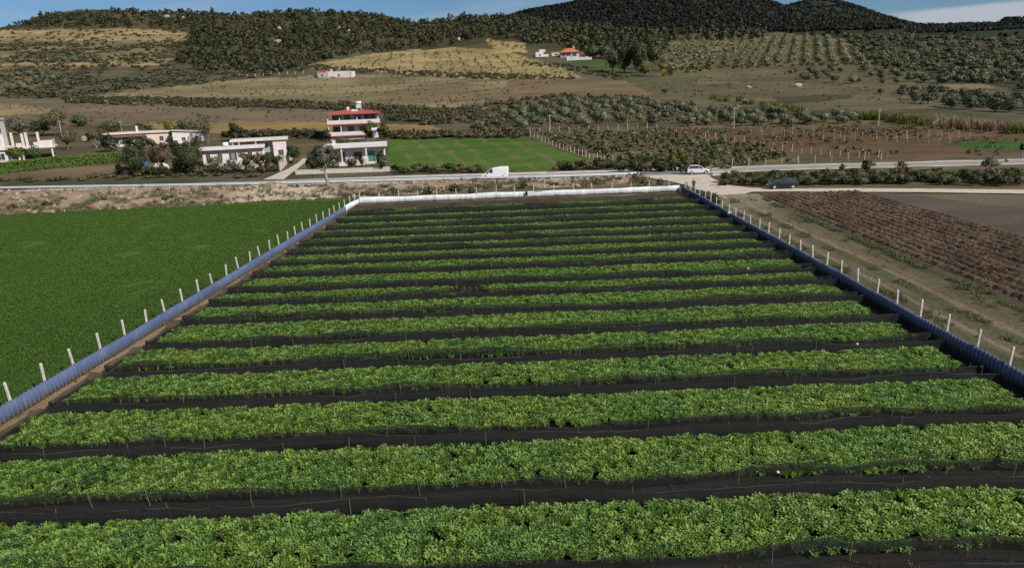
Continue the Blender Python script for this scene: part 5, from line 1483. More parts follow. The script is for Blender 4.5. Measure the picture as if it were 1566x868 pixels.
rn = empty("ruin", (c[0], c[1], c[2] - .3), -.08, "long roofless white ruin on the hillside above the dry field", "ruin")
block(rn, "wall", M['block_wall'], -11, -4.2, 0, 5, -1, 4.0); block(rn, "wall", M['white_wall'], -4.19, 9.5, .6, .9, -1, 4.0); block(rn, "wall", M['white_wall'], 9.51, 10.6, .3, 6, -1, 3.7)
block(rn, "roof", M['orange_roof'], -11.2, -5.4, -.3, 5.2, 4.003, 4.7); block(rn, "chimney", M['white_wall'], -3.4, -2.2, 1.5, 2.6, 4.003, 5.2)
window(rn, -8, 1.2, 1.2, 1.4, 0); window(rn, 2, 1.0, 1.1, 1.4, .6)

# ================================================================ trees and bushes that stand apart
def tree_at(px, py, wpx, hpx, leaf, label, cat="tree", name="tree", trunk=0.22, bark='bark', dens=1.0, seed=0, limbs=5, lump=.36, squash=1.0, loc=None, group=None):
    """crown wpx wide, whole tree hpx tall (photo pixels) with its foot on the land shown at (px, py)"""
    c = loc or hill(px, py)
    u = c[1] / FPX
    wd, ht = wpx * u, hpx * u
    r_ = np.random.default_rng(900 + seed)
    root = empty(name, (c[0], c[1], c[2] - .05), r_.uniform(0, 6), label, cat, group)
    zc = ht * (trunk + (1 - trunk) / 2)
    rz = ht * (1 - trunk) / 2
    px_m = 1566 / 1024 * u
    ls = max(0.11, 0.85 * px_m) * .75
    area = wd * ht
    n = int(min(6500, max(260, dens * area / (ls * ls) * 2.0)))
    V, F, T, cc = crown_arrays(r_, wd / 2, wd / 2 * .95, rz, zc, int(14 + 6 * min(3, wd / 3)), n, ls, lump)
    V[:, 2] = np.maximum(V[:, 2], 0.05)
    link("crown", arr_mesh("crown", V, F, L_[leaf], {"tone": T}, normals=crown_arrays.normals), root)
    m = MB()
    th = max(0.05, ht * .028)
    fork = (r_.normal(0, .1), r_.normal(0, .1), ht * max(trunk, .12))
    m.tube([(0, 0, -.3), (r_.normal(0, .05), r_.normal(0, .05), fork[2] * .5), fork], [th * 1.4, th * 1.1, th * .9], 7)
    for k in range(limbs):
        q = cc[int(r_.integers(0, len(cc)))]
        mid = (np.array(fork) + q) / 2 + r_.normal(0, .12, 3)
        m.tube([fork, tuple(mid), tuple(q)], [th * .65, th * .4, th * .12], 5)
    m.build("trunk", M[bark], root)
    return root

# (px, foot py, width, height, foliage, label, name, options)
TREES = [
 (502, 293, 50, 78, 'grey', "large grey-green olive tree with pale trunk standing on the spoil bank", "olive_tree", dict(trunk=.40, bark='pale_bark', limbs=8, dens=1.2)),
 (30, 206, 38, 27, 'grey', "broad grey-green olive directly behind the unfinished concrete house", "olive_tree", dict(trunk=.1)),
 (66, 207, 42, 24, 'dark', "low dark evergreen between the grey olive and the tall brownish tree", "tree", dict(trunk=.08)),
 (86, 208, 40, 40, 'drybush', "tall brownish tree with thin olive crown behind the unfinished house", "tree", dict(dens=.6, limbs=10)),
 (104, 228, 42, 32, 'brown', "bare twiggy brown tree in the yard beside the unfinished house", "tree", dict(dens=.30, limbs=14)),
 (124, 193, 32, 18, 'green', "low spreading green bush in the field behind the bare yard tree", "bush", dict(trunk=.05)),
 (139, 217, 16, 15, 'dark', "small round dark bush beside the white yard stone", "bush", dict(trunk=.05)),
 (170, 203, 38, 18, 'yellowgreen', "yellow-green bush behind the end of the cream house", "bush", dict(trunk=.06)),
 (172, 232, 36, 28, 'dark', "dark green shrub at the end of the long clipped hedge", "bush", dict(trunk=.08)),
 (156, 226, 22, 34, 'brown', "bare brown sapling left of the cream house", "tree", dict(dens=.25, limbs=12)),
 (215, 196, 12, 10, 'yellowgreen', "small yellowish bush showing above the cream house chimney", "bush", dict(trunk=.08)),
 (228, 200, 16, 10, 'dark', "small dark bush showing above the cream house roof", "bush", dict(trunk=.08)),
 (264, 216, 23, 33, 'yellow', "bright yellow autumn tree between the cream house and white shed", "tree", dict(trunk=.2, limbs=8)),
 (290, 214, 40, 32, 'green', "leafy green tree directly behind the white shed", "tree", dict(trunk=.15)),
 (318, 219, 32, 46, 'brown', "tall bare reddish-brown tree beside the white shed", "tree", dict(dens=.28, limbs=16, trunk=.15)),
 (206, 224, 24, 16, 'dark', "dark round bush before the windows of the cream house", "bush", dict(trunk=.06)),
 (226, 228, 24, 20, 'grey', "grey-green small tree before the middle of the cream house", "tree", dict(dens=.7)),
 (208, 268, 50, 46, 'dark', "broad dark tree with pale stems beside the blue tarp", "tree", dict(trunk=.10, limbs=10, bark='pale_bark')),
 (250, 266, 36, 46, 'brown', "reddish-brown tree between two broad dark trees", "tree", dict(dens=.8, limbs=10)),
 (290, 266, 58, 50, 'dark', "broadest dark leafy tree left of the long white house", "tree", dict(trunk=.06, limbs=9)),
 (361, 216, 24, 30, 'dark', "dark pointed evergreen in the field behind the long white house", "tree", dict(trunk=.06, squash=.8)),
 (330, 262, 32, 26, 'grey', "loose grey-leaved shrub before the first windows of the white house", "shrub", dict(dens=.5, trunk=.08)),
 (352, 262, 22, 20, 'dark', "small dark shrub on the low concrete garden wall", "shrub", dict(dens=.6, trunk=.08)),
 (377, 264, 30, 34, 'brown', "reddish-brown shrub hiding the middle of the white house", "shrub", dict(dens=.8, limbs=9)),
 (398, 263, 24, 34, 'brown', "second reddish-brown shrub beside the dark round shrub", "shrub", dict(dens=.8, limbs=9)),
 (413, 262, 26, 32, 'dark', "dark round shrub with pale trunk near the farm lane", "shrub", dict(trunk=.25, bark='pale_bark')),
 (427, 258, 18, 22, 'yellowgreen', "yellow-green shrub at the corner of the yard wall", "shrub", dict()),
 (450, 250, 28, 30, 'dark', "dark tree standing beside the pale yard wall of the lane", "tree", dict(trunk=.25)),
 (501, 216, 14, 20, 'dark', "dark slender shrub at the corner of the red-roofed house", "shrub", dict(trunk=.06)),
 (567, 216, 24, 34, 'yellowgreen', "tall yellow-green cypress-like tree before the red-roofed house", "tree", dict(trunk=.06, dens=1.3)),
 (588, 217, 25, 31, 'green', "rounded green tree behind the white water tank", "tree", dict(trunk=.1)),
 (524, 222, 34, 14, 'grey', "low grey-green shrub on the terrace between the two houses", "shrub", dict(trunk=.05)),
 (562, 223, 50, 13, 'grey', "wide low grey shrub below the white water tank", "shrub", dict(trunk=.05)),
 (518, 257, 14, 30, 'drybush', "thin yellowish shrub left of the low white house porch", "shrub", dict(dens=.6)),
 (538, 258, 22, 20, 'dark', "dark rounded shrub before the window of the low white house", "shrub", dict(trunk=.06)),
 (555, 257, 14, 20, 'brown', "small bare shrub beside the steps of the low white house", "shrub", dict(dens=.3, limbs=8)),
 (584, 262, 22, 32, 'dark', "dark upright shrub at the end of the low white house", "shrub", dict(trunk=.06)),
 (478, 262, 24, 26, 'dark', "dark shrub behind the crown of the large olive tree", "shrub", dict(trunk=.06)),
 (950, 260, 15, 28, 'yellow', "slim yellow autumn tree at the end of the diagonal post fence", "tree", dict(dens=.7, limbs=8)),
 (29, 249, 34, 27, 'yellowgreen', "yellow-green orange tree before the unfinished concrete house", "tree", dict(trunk=.12)),
 (54, 248, 25, 27, 'green', "dense rounded green tree before the white parapet", "tree", dict(trunk=.05, dens=1.4)),
 (1347, 143, 13, 8, 'dark_olive', "lone round dark tree in the middle of the grassy slope", "tree", dict(trunk=.1)),
 (1017, 143, 14, 8, 'drybush', "lone low bush on the grassy slope below the far green field", "bush", dict(trunk=.05)),
 (937, 110, 26, 34, 'drybush', "tall brownish poplar in the dark clump beside the far green field", "tree", dict(trunk=.05, dens=1.2)),
 (955, 112, 26, 46, 'dark', "dark tall tree in the clump beside the far green field", "tree", dict(trunk=.05, dens=1.3)),
 (975, 112, 30, 52, 'dark', "darkest tall tree in the middle of the far clump", "tree", dict(trunk=.05, dens=1.3)),
 (998, 106, 30, 50, 'drybush', "tall olive-brown tree closing the far clump", "tree", dict(trunk=.05, dens=1.2)),
 (985, 117, 24, 20, 'yellowgreen', "pale yellow-green bush at the foot of the far clump", "bush", dict(trunk=.05)),
 (1012, 109, 14, 12, 'yellow', "small pale yellow bush just beyond the far clump", "bush", dict(trunk=.05)),
 (906, 89, 30, 18, 'green', "bluish-green leafy tree just beside the far orange-roofed villa", "tree", dict(trunk=.05)),
 (925, 90, 28, 20, 'grey', "grey-green tree between the villa trees and dark clump", "tree", dict(trunk=.05)),
 (893, 68, 24, 14, 'yellowgreen', "yellowish tree on the slope behind the far villa", "tree", dict(trunk=.05)),
 (1561, 244, 9, 26, 'dark', "slim dark young tree with bare pale stem beside the upper road", "tree", dict(trunk=.5, bark='pale_bark')),
 (1326, 262, 26, 19, 'dark', "dark round bush on the edge of the upper road", "bush", dict(trunk=.05)),
 (1514, 262, 30, 23, 'grey', "grey-green rounded bush beside the upper road", "bush", dict(trunk=.05)),
 (1287, 261, 16, 12, 'drybush', "small olive-brown bush left of the dark roadside bush", "bush", dict(trunk=.05)),
 (1378, 258, 22, 12, 'drybush', "low brownish bush right of the dark roadside bush", "bush", dict(trunk=.05)),
]
for k, (px_, py_, w_, h_, lf, lab, nm, op) in enumerate(TREES):
    op = dict(op); op.pop('squash', None)
    tree_at(px_, py_, w_, h_, lf, lab, "bush" if nm in ("bush", "shrub") else "tree", nm, seed=k, **op)

# roadside bushes: a row of look-alikes per stretch, each its own object
def bush_row(pts, leafs, label, group, seed, wr=(14, 24), hr=(8, 14), name="bush", dens=1.0, loc_z=None):
    q = random.Random(seed)
    base = {}
    for k, (px_, py_) in enumerate(pts):
        lf = q.choice(leafs)
        wv_, hv_ = q.uniform(*wr), q.uniform(*hr)
        key = (lf, k % 3)
        if key not in base:
            base[key] = (tree_at(px_, py_, wv_, hv_, lf, label, "bush", name, trunk=.05, limbs=3, seed=seed * 50 + k, group=group, dens=dens), wv_, hv_)
        else:
            src, w0, h0 = base[key]
            c = hill(px_, py_)
            o = src.copy(); COL.objects.link(o)
            o.location = (c[0], c[1], c[2] - .05)
            o.rotation_euler = (0, 0, q.uniform(0, 6))
            o.scale = (wv_ / w0, wv_ / w0, hv_ / h0)
            for ch in src.children:
                d = ch.copy(); COL.objects.link(d); d.parent = o
q = random.Random(5)
def along(pts, n, jy, jx=4):
    P_ = []
    L0 = [0]
    for a, b in zip(pts, pts[1:]): L0.append(L0[-1] + math.hypot(b[0] - a[0], b[1] - a[1]))
    for k in range(n):
        t = L0[-1] * (k + .5) / n
        j = max(i for i in range(len(L0) - 1) if L0[i] <= t)
        f = (t - L0[j]) / (L0[j + 1] - L0[j])
        P_.append((pts[j][0] + f * (pts[j + 1][0] - pts[j][0]) + q.uniform(-jx, jx), pts[j][1] + f * (pts[j + 1][1] - pts[j][1]) + q.uniform(-jy, jy)))
    return P_
bush_row(along([(600, 264), (640, 263), (742, 263)], 19, 1.5), ['dark', 'drybush', 'drybush'], "low olive-brown bush between the bright green field and the road", "bushes below the bright green field", 1, (12, 26), (8, 16))
bush_row(along([(845, 261), (945, 258)], 16, 2), ['drybush', 'brown', 'dark'], "brownish roadside bush near the end of the diagonal post fence", "bushes by the diagonal fence end", 2, (14, 26), (9, 17))
bush_row(along([(948, 262), (1005, 261), (1050, 260), (1090, 258)], 13, 2), ['green', 'drybush', 'dark'], "tall green roadside bush behind the silver hatchback", "bushes behind the silver car", 3, (18, 30), (16, 26))
bush_row(along([(960, 252), (1040, 250), (1095, 250)], 9, 3), ['yellowgreen', 'green', 'grey'], "olive-green bush at the lower edge of the small orchard", "bushes at the orchard edge", 4, (18, 28), (14, 22))
bush_row(along([(1100, 281), (1170, 280), (1240, 280), (1330, 279), (1450, 280), (1566, 281)], 70, 4, 6), ['drybush', 'dark', 'dark', 'drybush', 'brown'], "dark scrubby bush on the bank between upper road and gravel lane", "bushes on the bank behind the navy car", 5, (18, 34), (11, 19))
bush_row(along([(1120, 272), (1250, 270), (1566, 268)], 34, 3, 7), ['drybush', 'green', 'brown'], "olive scrub bush on the near verge of the upper road", "bushes on the verge of the upper road", 6, (16, 30), (9, 14))
bush_row(along([(1072, 300), (1086, 306), (1100, 314)], 6, 2, 4), ['drybush', 'drybush'], "dry tan-brown bush behind the fence corner beside the gravel", "dry bushes at the fence corner", 7, (16, 24), (10, 15))
bush_row([(160, 312), (199, 312), (74, 318), (96, 309), (312, 305), (530, 303), (600, 296), (700, 293), (800, 289), (720, 297), (912, 283), (945, 279), (970, 277), (985, 284), (1010, 285), (340, 308), (256, 310), (20, 322), (560, 299), (655, 297)],
         ['dark', 'drybush', 'brown'], "dark tussocky bush growing on the spoil bank", "bushes on the spoil bank", 8, (12, 24), (8, 14))
bush_row(along([(0, 277), (70, 276), (170, 272), (300, 270), (395, 272)], 18, 2, 6), ['drybush', 'drybush', 'green', 'brown'], "low weedy bush on the far verge before the houses", "bushes on the far road verge", 9, (16, 30), (5, 9))
bush_row(along([(178, 268), (240, 268), (325, 266)], 15, 2), ['dark', 'drybush', 'green', 'brown'], "tangled garden bush under the broad dark trees", "bushes under the broad dark trees", 13, (16, 26), (10, 18))
bush_row(along([(318, 264), (380, 265), (425, 262)], 10, 1), ['brown', 'grey', 'dark'], "ragged shrub along the low concrete garden wall", "shrubs along the low garden wall", 14, (14, 20), (9, 15))
bush_row(along([(150, 222), (200, 226), (260, 228), (310, 226)], 9, 3), ['dark', 'brown', 'grey'], "mixed bush in the yard before the cream house", "bushes before the cream house", 15, (14, 22), (10, 17))
bush_row(along([(480, 260), (530, 261), (590, 262)], 9, 1), ['drybush', 'brown', 'dark'], "small hedge bush along the garden wall of the low white house", "hedge bushes behind the garden wall", 10, (12, 18), (8, 12))
bush_row(along([(600, 213), (680, 211), (800, 210)], 24, 1), ['brown', 'brown', 'drybush'], "brown leafless hedge bush along the top of the bright green field", "hedge bushes above the bright green field", 11, (14, 22), (6, 10))
bush_row(along([(345, 212), (420, 210), (495, 209)], 16, 2), ['brown', 'dark'], "brown thicket bush in the field behind the houses", "thicket behind the houses", 12, (16, 26), (9, 13))

# clipped green hedge
a0, a1, a2 = hill(-60, 272), hill(90, 257), hill(188, 247)
V_, F_, T_ = [], [], []
r_ = np.random.default_rng(70)
pts = [np.array(a0), np.array(a1), np.array(a2)]
Cs_ = []
for p_, q_ in zip(pts, pts[1:]):
    n = int(np.linalg.norm(q_ - p_) * 330)
    t = r_.uniform(0, 1, n)[:, None]
    c_ = p_ * (1 - t) + q_ * t
    side = r_.uniform(-1, 1, n); hh = r_.uniform(0, 1, n); face = r_.uniform(size=n)
    side = np.where(face < .5, np.sign(side), side); hh = np.where(face >= .5, 1.0, hh)
    dd_ = (q_ - p_)[:2]; dd_ = dd_ / np.linalg.norm(dd_); nn = np.array([-dd_[1], dd_[0]])
    wob_ = fbm(c_[:, 0] / 2, c_[:, 1] / 2, 3, 5) - .5
    c_[:, :2] += nn * (side * (0.75 + .5 * wob_))[:, None]
    c_[:, 2] = zfun(c_[:, 0], c_[:, 1]) + hh * (2.25 + 0.9 * wob_)
    Cs_.append(c_)
c_ = np.concatenate(Cs_); s = r_.uniform(.12, .25, len(c_))
V_, F_ = quads_at(c_, s, s * .7, r_, .3, np.tile(np.array([[.25, -.6, .75]]), (len(c_), 1)))
tn_ = (r_.uniform(.75, 1.25, len(c_)) * (0.75 + .5 * fbm(c_[:, 0] / 1.4, c_[:, 2] / 1.4, 3, 9))).repeat(4)
hd = empty("hedge", tuple(a1), 0, "long bright green clipped hedge running up from the road to the trees", "hedge")
V_ -= np.array(a1)
link("foliage", arr_mesh("foliage", V_, F_, L_['hedge'], {"tone": np.stack([tn_, tn_, tn_, np.ones_like(tn_)], 1)}), hd)
m = MB()
for p_, q_ in zip(pts, pts[1:]):
    for k in range(14):
        c = p_ + (q_ - p_) * (k + .5) / 14 - np.array(a1)
        m.tube([(c[0], c[1], c[2] - .3), (c[0] + .1, c[1], c[2] + .8), (c[0], c[1] + .05, c[2] + 1.6)], [.05, .04, .02], 5)
m.build("stem", M['bark'], hd)

# ---- groves: single trees copied from a few forms
olive_forms = []
for k in range(6):
    r_ = np.random.default_rng(700 + k)
    V, F, T, cc = crown_arrays(r_, 2.0, 1.95, 1.35, 1.50, 20, 850, .165)
    m = MB().tube([(0, 0, -.4), (.05, .02, .5), (.02, .08, 1.0)], [.17, .14, .12], 6)
    for j in range(5): m.tube([(.02, .08, 1.0), tuple(cc[j])], [.08, .03], 5)
    tv, tf = np.array([tuple(x) for x in m.v]), [f for f in m.f if len(f) == 4]
    NR = crown_arrays.normals
    T2 = np.concatenate([T, np.ones((len(tv), 4))])
    me = arr_mesh("olive_tree", np.concatenate([V, tv]), np.concatenate([F, np.array(tf) + len(V)]), [L_['olive' if k < 4 else 'dark_olive'], M['bark']], {"tone": T2}, midx=[0] * len(F) + [1] * len(tf), normals=np.concatenate([NR, tv * np.array([1, 1, 0]) + np.array([1e-3, 0, 0])]))
    olive_forms.append(me)
def grove(P, sc, label, group, name, forms, cat="tree", seed=0, most=300):
    q_ = random.Random(seed)
    P = sorted(P.tolist(), key=lambda p: p[1])[:most]
    for x, y, z in P:
        o = link(name, q_.choice(forms), None, (x, y, z - .05))
        s = q_.uniform(*sc)
        o.scale = (s * q_.uniform(.9, 1.1), s * q_.uniform(.9, 1.1), s * q_.uniform(.85, 1.15)); o.rotation_euler = (0, 0, q_.uniform(0, 6.28))
        tag(o, label, cat, group)
    return len(P)
G1 = lattice([(722, 196), (790, 166), (860, 158), (985, 156), (1060, 166), (1200, 178), (1330, 184), (1330, 190), (1200, 194), (1010, 194), (960, 190), (810, 200), (740, 205)], 6.2, 6.0, .12, 3)
n1_ = grove(G1, (.85, 1.25), "grey-green olive tree in the rows above the post-fenced orchard", "olive trees of the grove above the orchard", "olive_tree", olive_forms[:5], seed=1, most=190)
G2 = lattice([(1358, 142), (1420, 138), (1500, 148), (1600, 152), (1600, 178), (1480, 172), (1400, 158)], 7.0, 6.4, .3, 4)
n2_ = grove(G2, (1.05, 1.4), "round dark olive tree in the grove on the slope beside the lone tree", "olive trees of the dark grove near the lone tree", "olive_tree", olive_forms[4:], seed=2, most=60)
G3 = lattice([(1203, 112), (1260, 102), (1330, 104), (1420, 116), (1400, 128), (1300, 130), (1215, 127)], 9, 8.5, .5, 5, .25, .25)
n3_ = grove(G3, (.8, 1.3), "scattered olive tree on the bare slope below the striped grove", "scattered olives below the striped grove", "olive_tree", olive_forms[3:], seed=3, most=50)
# the striped grove on the hillside: long rows that run up the slope
r_ = np.random.default_rng(8)
SP = []
poly = [(1035, 68), (1110, 62), (1200, 56), (1262, 58), (1290, 66), (1330, 95), (1200, 98), (1100, 100), (1010, 112), (1015, 92)]
W = np.array(hills_pts(poly))
for x0 in np.arange(W[:, 0].min() - 40, W[:, 0].max() + 40, 8.0):
    for y0 in np.arange(W[:, 1].min(), W[:, 1].max(), 3.4):
        SP.append((x0 + (y0 - W[:, 1].mean()) * .42 + r_.normal(0, .5), y0 + r_.normal(0, .5)))
SP = np.array(SP); Z = zfun(SP[:, 0], SP[:, 1]); a_, b_ = proj(SP[:, 0], SP[:, 1], Z)
k = inside(a_, b_, poly)
SP = np.stack([SP[:, 0], SP[:, 1], Z], 1)[k]
scatter("striped_grove", T_pale, 4, SP, r_.uniform(.85, 1.3, len(SP)), "pale olive grove planted in long rows running up the far slope", "olive grove", seed=16)
# small pruned trees of the fenced orchard
small = []
for k in range(4):
    V, F, T, cc = crown_arrays(np.random.default_rng(740 + k), .95, .95, .62, .72, 9, 300, .115)
    m = MB().tube([(0, 0, -.3), (.02, .02, .5), (0, 0, 1.0)], [.06, .05, .03], 5)
    tv, tf = np.array([tuple(x) for x in m.v]), [f for f in m.f if len(f) == 4]
    small.append(arr_mesh("orchard_tree", np.concatenate([V, tv]), np.concatenate([F, np.array(tf) + len(V)]), [L_['orchard' if k < 3 else 'green'], M['bark']], {"tone": np.concatenate([T, np.ones((len(tv), 4))])}, midx=[0] * len(F) + [1] * len(tf), normals=np.concatenate([crown_arrays.normals, tv * np.array([1, 1, 0]) + np.array([1e-3, 0, 0])])))
G4 = lattice([(822, 206), (1000, 203), (1100, 216), (1215, 236), (1215, 250), (1100, 250), (960, 250), (945, 246), (870, 226)], 3.6, 3.4, .2, 6, .15, .12)
n4_ = grove(G4, (.8, 1.35), "small young olive in the orchard inside the white post fence", "young olives in the fenced orchard", "orchard_tree", small, seed=4)
G5 = lattice([(540, 100), (600, 84), (700, 78), (770, 82), (830, 96), (870, 112), (800, 117), (690, 114), (600, 108)], 8.5, 8.0, .1, 7, .1, .25)
n5_ = grove(G5, (.7, 1.2), "tiny young tree in the rows across the tan terraced slope", "young trees on the tan terraces", "young_tree", small, seed=5)
G6 = np.concatenate([lattice([(0, 88), (150, 88), (245, 92), (245, 97), (0, 98)], 9, 8, 0, 9, .2, .2), lattice([(0, 45), (90, 40), (200, 40), (286, 46), (286, 51), (100, 49), (0, 51)], 8, 9, 0, 10, .2, .1), lattice([(0, 118), (60, 112), (100, 118), (60, 140), (0, 150)], 9, 9, 0, 12, .3, .3)])
n6_ = grove(G6, (1.1, 1.7), "grey-green olive along the terrace strips of the long hill", "olives on the terrace strips", "olive_tree", olive_forms[:3], seed=6, most=60)
print("olives", n1_, n2_, n3_, n6_, "orchard", n4_, "young", n5_)

# reeds: yellow-green and dry clumps along the ditch beyond the brown field
reed_g = [blade_tuft("reed_clump", 270 + k, L_['yellowgreen'], 90, 2.1, 1.1, .045) for k in range(2)]
reed_d = [blade_tuft("reed_clump", 275 + k, L_['reed'], 100, 2.3, 1.2, .045) for k in range(2)]
q = random.Random(9)
for pts_, forms, lab, grp in ((along([(1085, 152), (1150, 160), (1200, 166), (1230, 172)], 12, 1.5) + along([(1290, 178), (1340, 184), (1425, 192)], 22, 2), reed_g, "yellow-green reed clump along the ditch beyond the brown field", "yellow-green reeds"),
                              (along([(1430, 194), (1480, 196), (1540, 200)], 20, 2.5), reed_d, "dry tan reed clump at the far corner of the brown field", "dry tan reeds"),
                              (along([(1548, 203), (1575, 205)], 4, 1), reed_g, "yellow-green reed clump beyond the dry tan reeds", "reeds at the field corner"),
                              (along([(745, 66), (800, 76)], 9, 3), reed_d, "dry straw-coloured reed clump above the tan terraces", "reeds above the terraces")):
    for p_ in pts_:
        c = hill(*p_)
        o = link("reed_clump", q.choice(forms), None, (c[0], c[1], c[2] - .1)); s = q.uniform(.8, 1.3); o.scale = (s, s, s); o.rotation_euler = (0, 0, q.uniform(0, 6))
        tag(o, lab, "reeds", grp)

# ================================================================ post fences, poles, small things
def post_fence(pxs, n, label, hgt=1.5, wires=3, thick=.042, jit=.1, seed=0):
    q_ = random.Random(seed)
    P_ = [hill(*p) for p in along(pxs, n, 0, 0)]
    root = empty("post_fence", P_[0], 0, label, "fence")
    b = Vector(P_[0])
    f = None
    for p in P_:
        if f is None:
            f = MB().loft([[(-thick, -thick, -.4), (thick, -thick, -.4), (thick, thick, -.4), (-thick, thick, -.4)], [(-thick, -thick, hgt), (thick, -thick, hgt), (thick, thick, hgt), (-thick, thick, hgt)]]).build("post", M['old_concrete' if thick < .04 else 'concrete'], root); o = f
        else:
            o = link("post", f.data, root)
        o.location = Vector(p) - b
        o.rotation_euler = (q_.gauss(0, .05), q_.gauss(0, .06), q_.uniform(0, 1)); o.scale = (1, 1, q_.uniform(.7, 1.1))
    m = MB()
    for k in range(wires):
        for p, s in zip(P_, P_[1:]):
            z = hgt * (k + 1) / (wires + .3)
            m.tube([Vector(p) - b + Vector((0, 0, z)), Vector(s) - b + Vector((0, 0, z))], .012, 4)
    m.build("wire", M['dark_metal'], root)
post_fence([(803, 206), (818, 212), (860, 229), (905, 244), (940, 250)], 24, "white post fence slanting down beside the bright green field", seed=1)
post_fence([(803, 203), (900, 200), (995, 197), (1020, 202), (1100, 214), (1160, 224)], 24, "white post fence round the top and side of the young orchard", seed=2)
post_fence([(1107, 252), (1148, 254), (1190, 251), (1250, 249), (1290, 246), (1360, 244)], 10, "pale post fence between the orchard and the upper road", seed=3)
post_fence([(1160, 224), (1220, 234), (1250, 238), (1310, 242), (1365, 240)], 14, "pale post fence along the lower edge of the brown ploughland", seed=4)
for k, (l, nn) in enumerate((([(1140, 202), (1300, 207), (1490, 212)], 22), ([(1140, 206), (1300, 212), (1480, 215)], 20), ([(1235, 214), (1350, 217), (1460, 219)], 14))):
    post_fence(l, nn, ("upper", "middle", "lower")[k] + " row of pale trellis posts on the reddish brown field", 1.6, 2, .034, seed=5 + k)
post_fence([(360, 118), (420, 115), (470, 112)], 9, "faint row of pale posts beside the ruin on the hill", 1.8, 2, .09, seed=9)

def pole(px_, py_, hpx, label, lean=0.0, arm=True):
    c = hill(px_, py_); u = c[1] / FPX; h_ = hpx * u
    root = empty("utility_pole", c, .1, label, "pole")
    MB().tube([(0, 0, -.5), (lean * .5, 0, h_ * .5), (lean, 0, h_)], [.12, .11, .08], 8).build("pole", M['old_concrete'], root)
    m = MB().box(lean - .5, lean + .5, -.05, .05, h_ - .55, h_ - .43)
    m.build("crossarm", M['wood'], root)
    ins = MB()
    for x in (-.4, 0, .4): ins.tube([(lean + x, 0, h_ - .43), (lean + x, 0, h_ - .2)], .045, 6)
    ins.build("insulator", M['white_wall'], root)
pole(841, 198, 22, "concrete utility pole at the edge of the olive grove above the green field")
pole(1122, 197, 32, "tallest concrete utility pole, standing before the olive grove")
pole(1343, 193, 25, "concrete utility pole beside the yellow-green reeds")
pole(95, 209, 24, "concrete utility pole in front of the tall brownish tree")
pole(186, 200, 14, "thin utility pole behind the yellow-green bush")
pole(510, 89, 10, "small distant utility pole on the edge of the tan terraces")
pole(1545, 170, 9, "small distant utility pole in the dark olive grove")

p = flat(1142, 263, .05)
mk = empty("marker_post", (p[0], p[1], .05), 0, "small white marker post on the verge of the upper road", "post")
MB().loft([[(-.07, -.05, 0), (.07, -.05, 0), (.07, .05, 0), (-.07, .05, 0)], [(-.06, -.04, .85), (.06, -.04, .85), (.06, .04, .85), (-.06, .04, .85)]]).build("shaft", M['white_post'], mk)
MB().box(-.072, .072, -.052, .052, .853, 1.0).build("cap", M['white_wall'], mk)
p = flat(1096, 268.5, .07)
cb = empty("concrete_block", (p[0], p[1] - .2, .06), .1, "grey concrete culvert block in front of the silver hatchback", "block")
MB().box(-.9, .9, -.25, .25, 0, .62).build("block", M['block_wall'], cb, bevel=.04); MB().box(-.95, .95, -.3, .3, .623, .72).build("slab", M['concrete'], cb, bevel=.02)
def lump(name, loc, s, mat, label, cat, seed, sub=3):
    bm = bmesh.new(); bmesh.ops.create_icosphere(bm, subdivisions=sub, radius=1.0)
    for v in bm.verts:
        t = float(fbm(np.array([v.co.x * 1.6 + seed]), np.array([v.co.y * 1.6 + v.co.z * 1.3]), 3, seed)[0])
        v.co = Vector((v.co.x * s[0], v.co.y * s[1], v.co.z * s[2])) * (.65 + .7 * t)
    me = bpy.data.meshes.new(name); bm.to_mesh(me); bm.free(); me.materials.append(mat)
    return tag(link(name, me, None, loc), label, cat)
p = flat(1114, 271, 0); lump("boulder", (p[0], p[1], .3), (.6, .5, .7), M['rock'], "pale boulder on the verge just beyond the gravel junction", "rock", 3)
p = flat(1140, 279, 0); lump("boulder", (p[0], p[1], .15), (.35, .3, .3), M['rock'], "small pale stone at the foot of the bushes beside the gravel", "rock", 4)
p = flat(1097, 329, .6); lump("plastic_bag", (xr(p[1]) - .06, p[1], .75), (.22, .18, .24), M['plastic_white'], "white plastic bag caught on the blue fence near the far corner", "bag", 5)
p = flat(1190, 722, .6); lump("plastic_scrap", (p[0], p[1], .62), (.06, .03, .05), M['plastic_white'], "white plastic scrap snagged on the net of the lowest full bed", "scrap", 6, 2)
p = flat(1311, 527, .5); lump("plastic_scrap", (p[0], p[1], .55), (.07, .03, .06), M['plastic_white'], "pale plastic scrap snagged on a net near the blue fence", "scrap", 7, 2)
p = flat(1144, 411, .5); lump("plastic_scrap", (p[0], p[1], .55), (.07, .03, .06), M['plastic_white'], "small white scrap on a net towards the far end of the plot", "scrap", 8, 2)
p = flat(146, 221, 0); c = hill(130, 216); lump("yard_stone", (c[0], c[1], c[2] + .5), (1.0, .6, 1.2), M['rock'], "pale standing stone in the yard beside the small round bush", "rock", 9)
c = hill(150, 225); lump("yard_stone", (c[0], c[1], c[2] + .6), (1.0, .7, 1.3), M['pink_wall'], "cream stone stump beside the bare brown sapling", "rock", 10)
c = hill(218, 258); lump("blue_tarp", (c[0], c[1], c[2] + .7), (1.2, .7, .9), M['blue_tarp'], "crumpled blue tarp under the broad dark tree", "tarp", 11)
c = hill(247, 259); lump("rubble_heap", (c[0], c[1], c[2] + .5), (1.6, .8, 1.0), M['white_wall'], "pale rubble heap under the reddish-brown tree", "rubble", 12)
p = flat(138, 319, 0); lump("red_sack", (p[0], p[1], .3), (.45, .3, .25), M['red_trim'], "dull red sack lying at the foot of the spoil bank", "sack", 13)
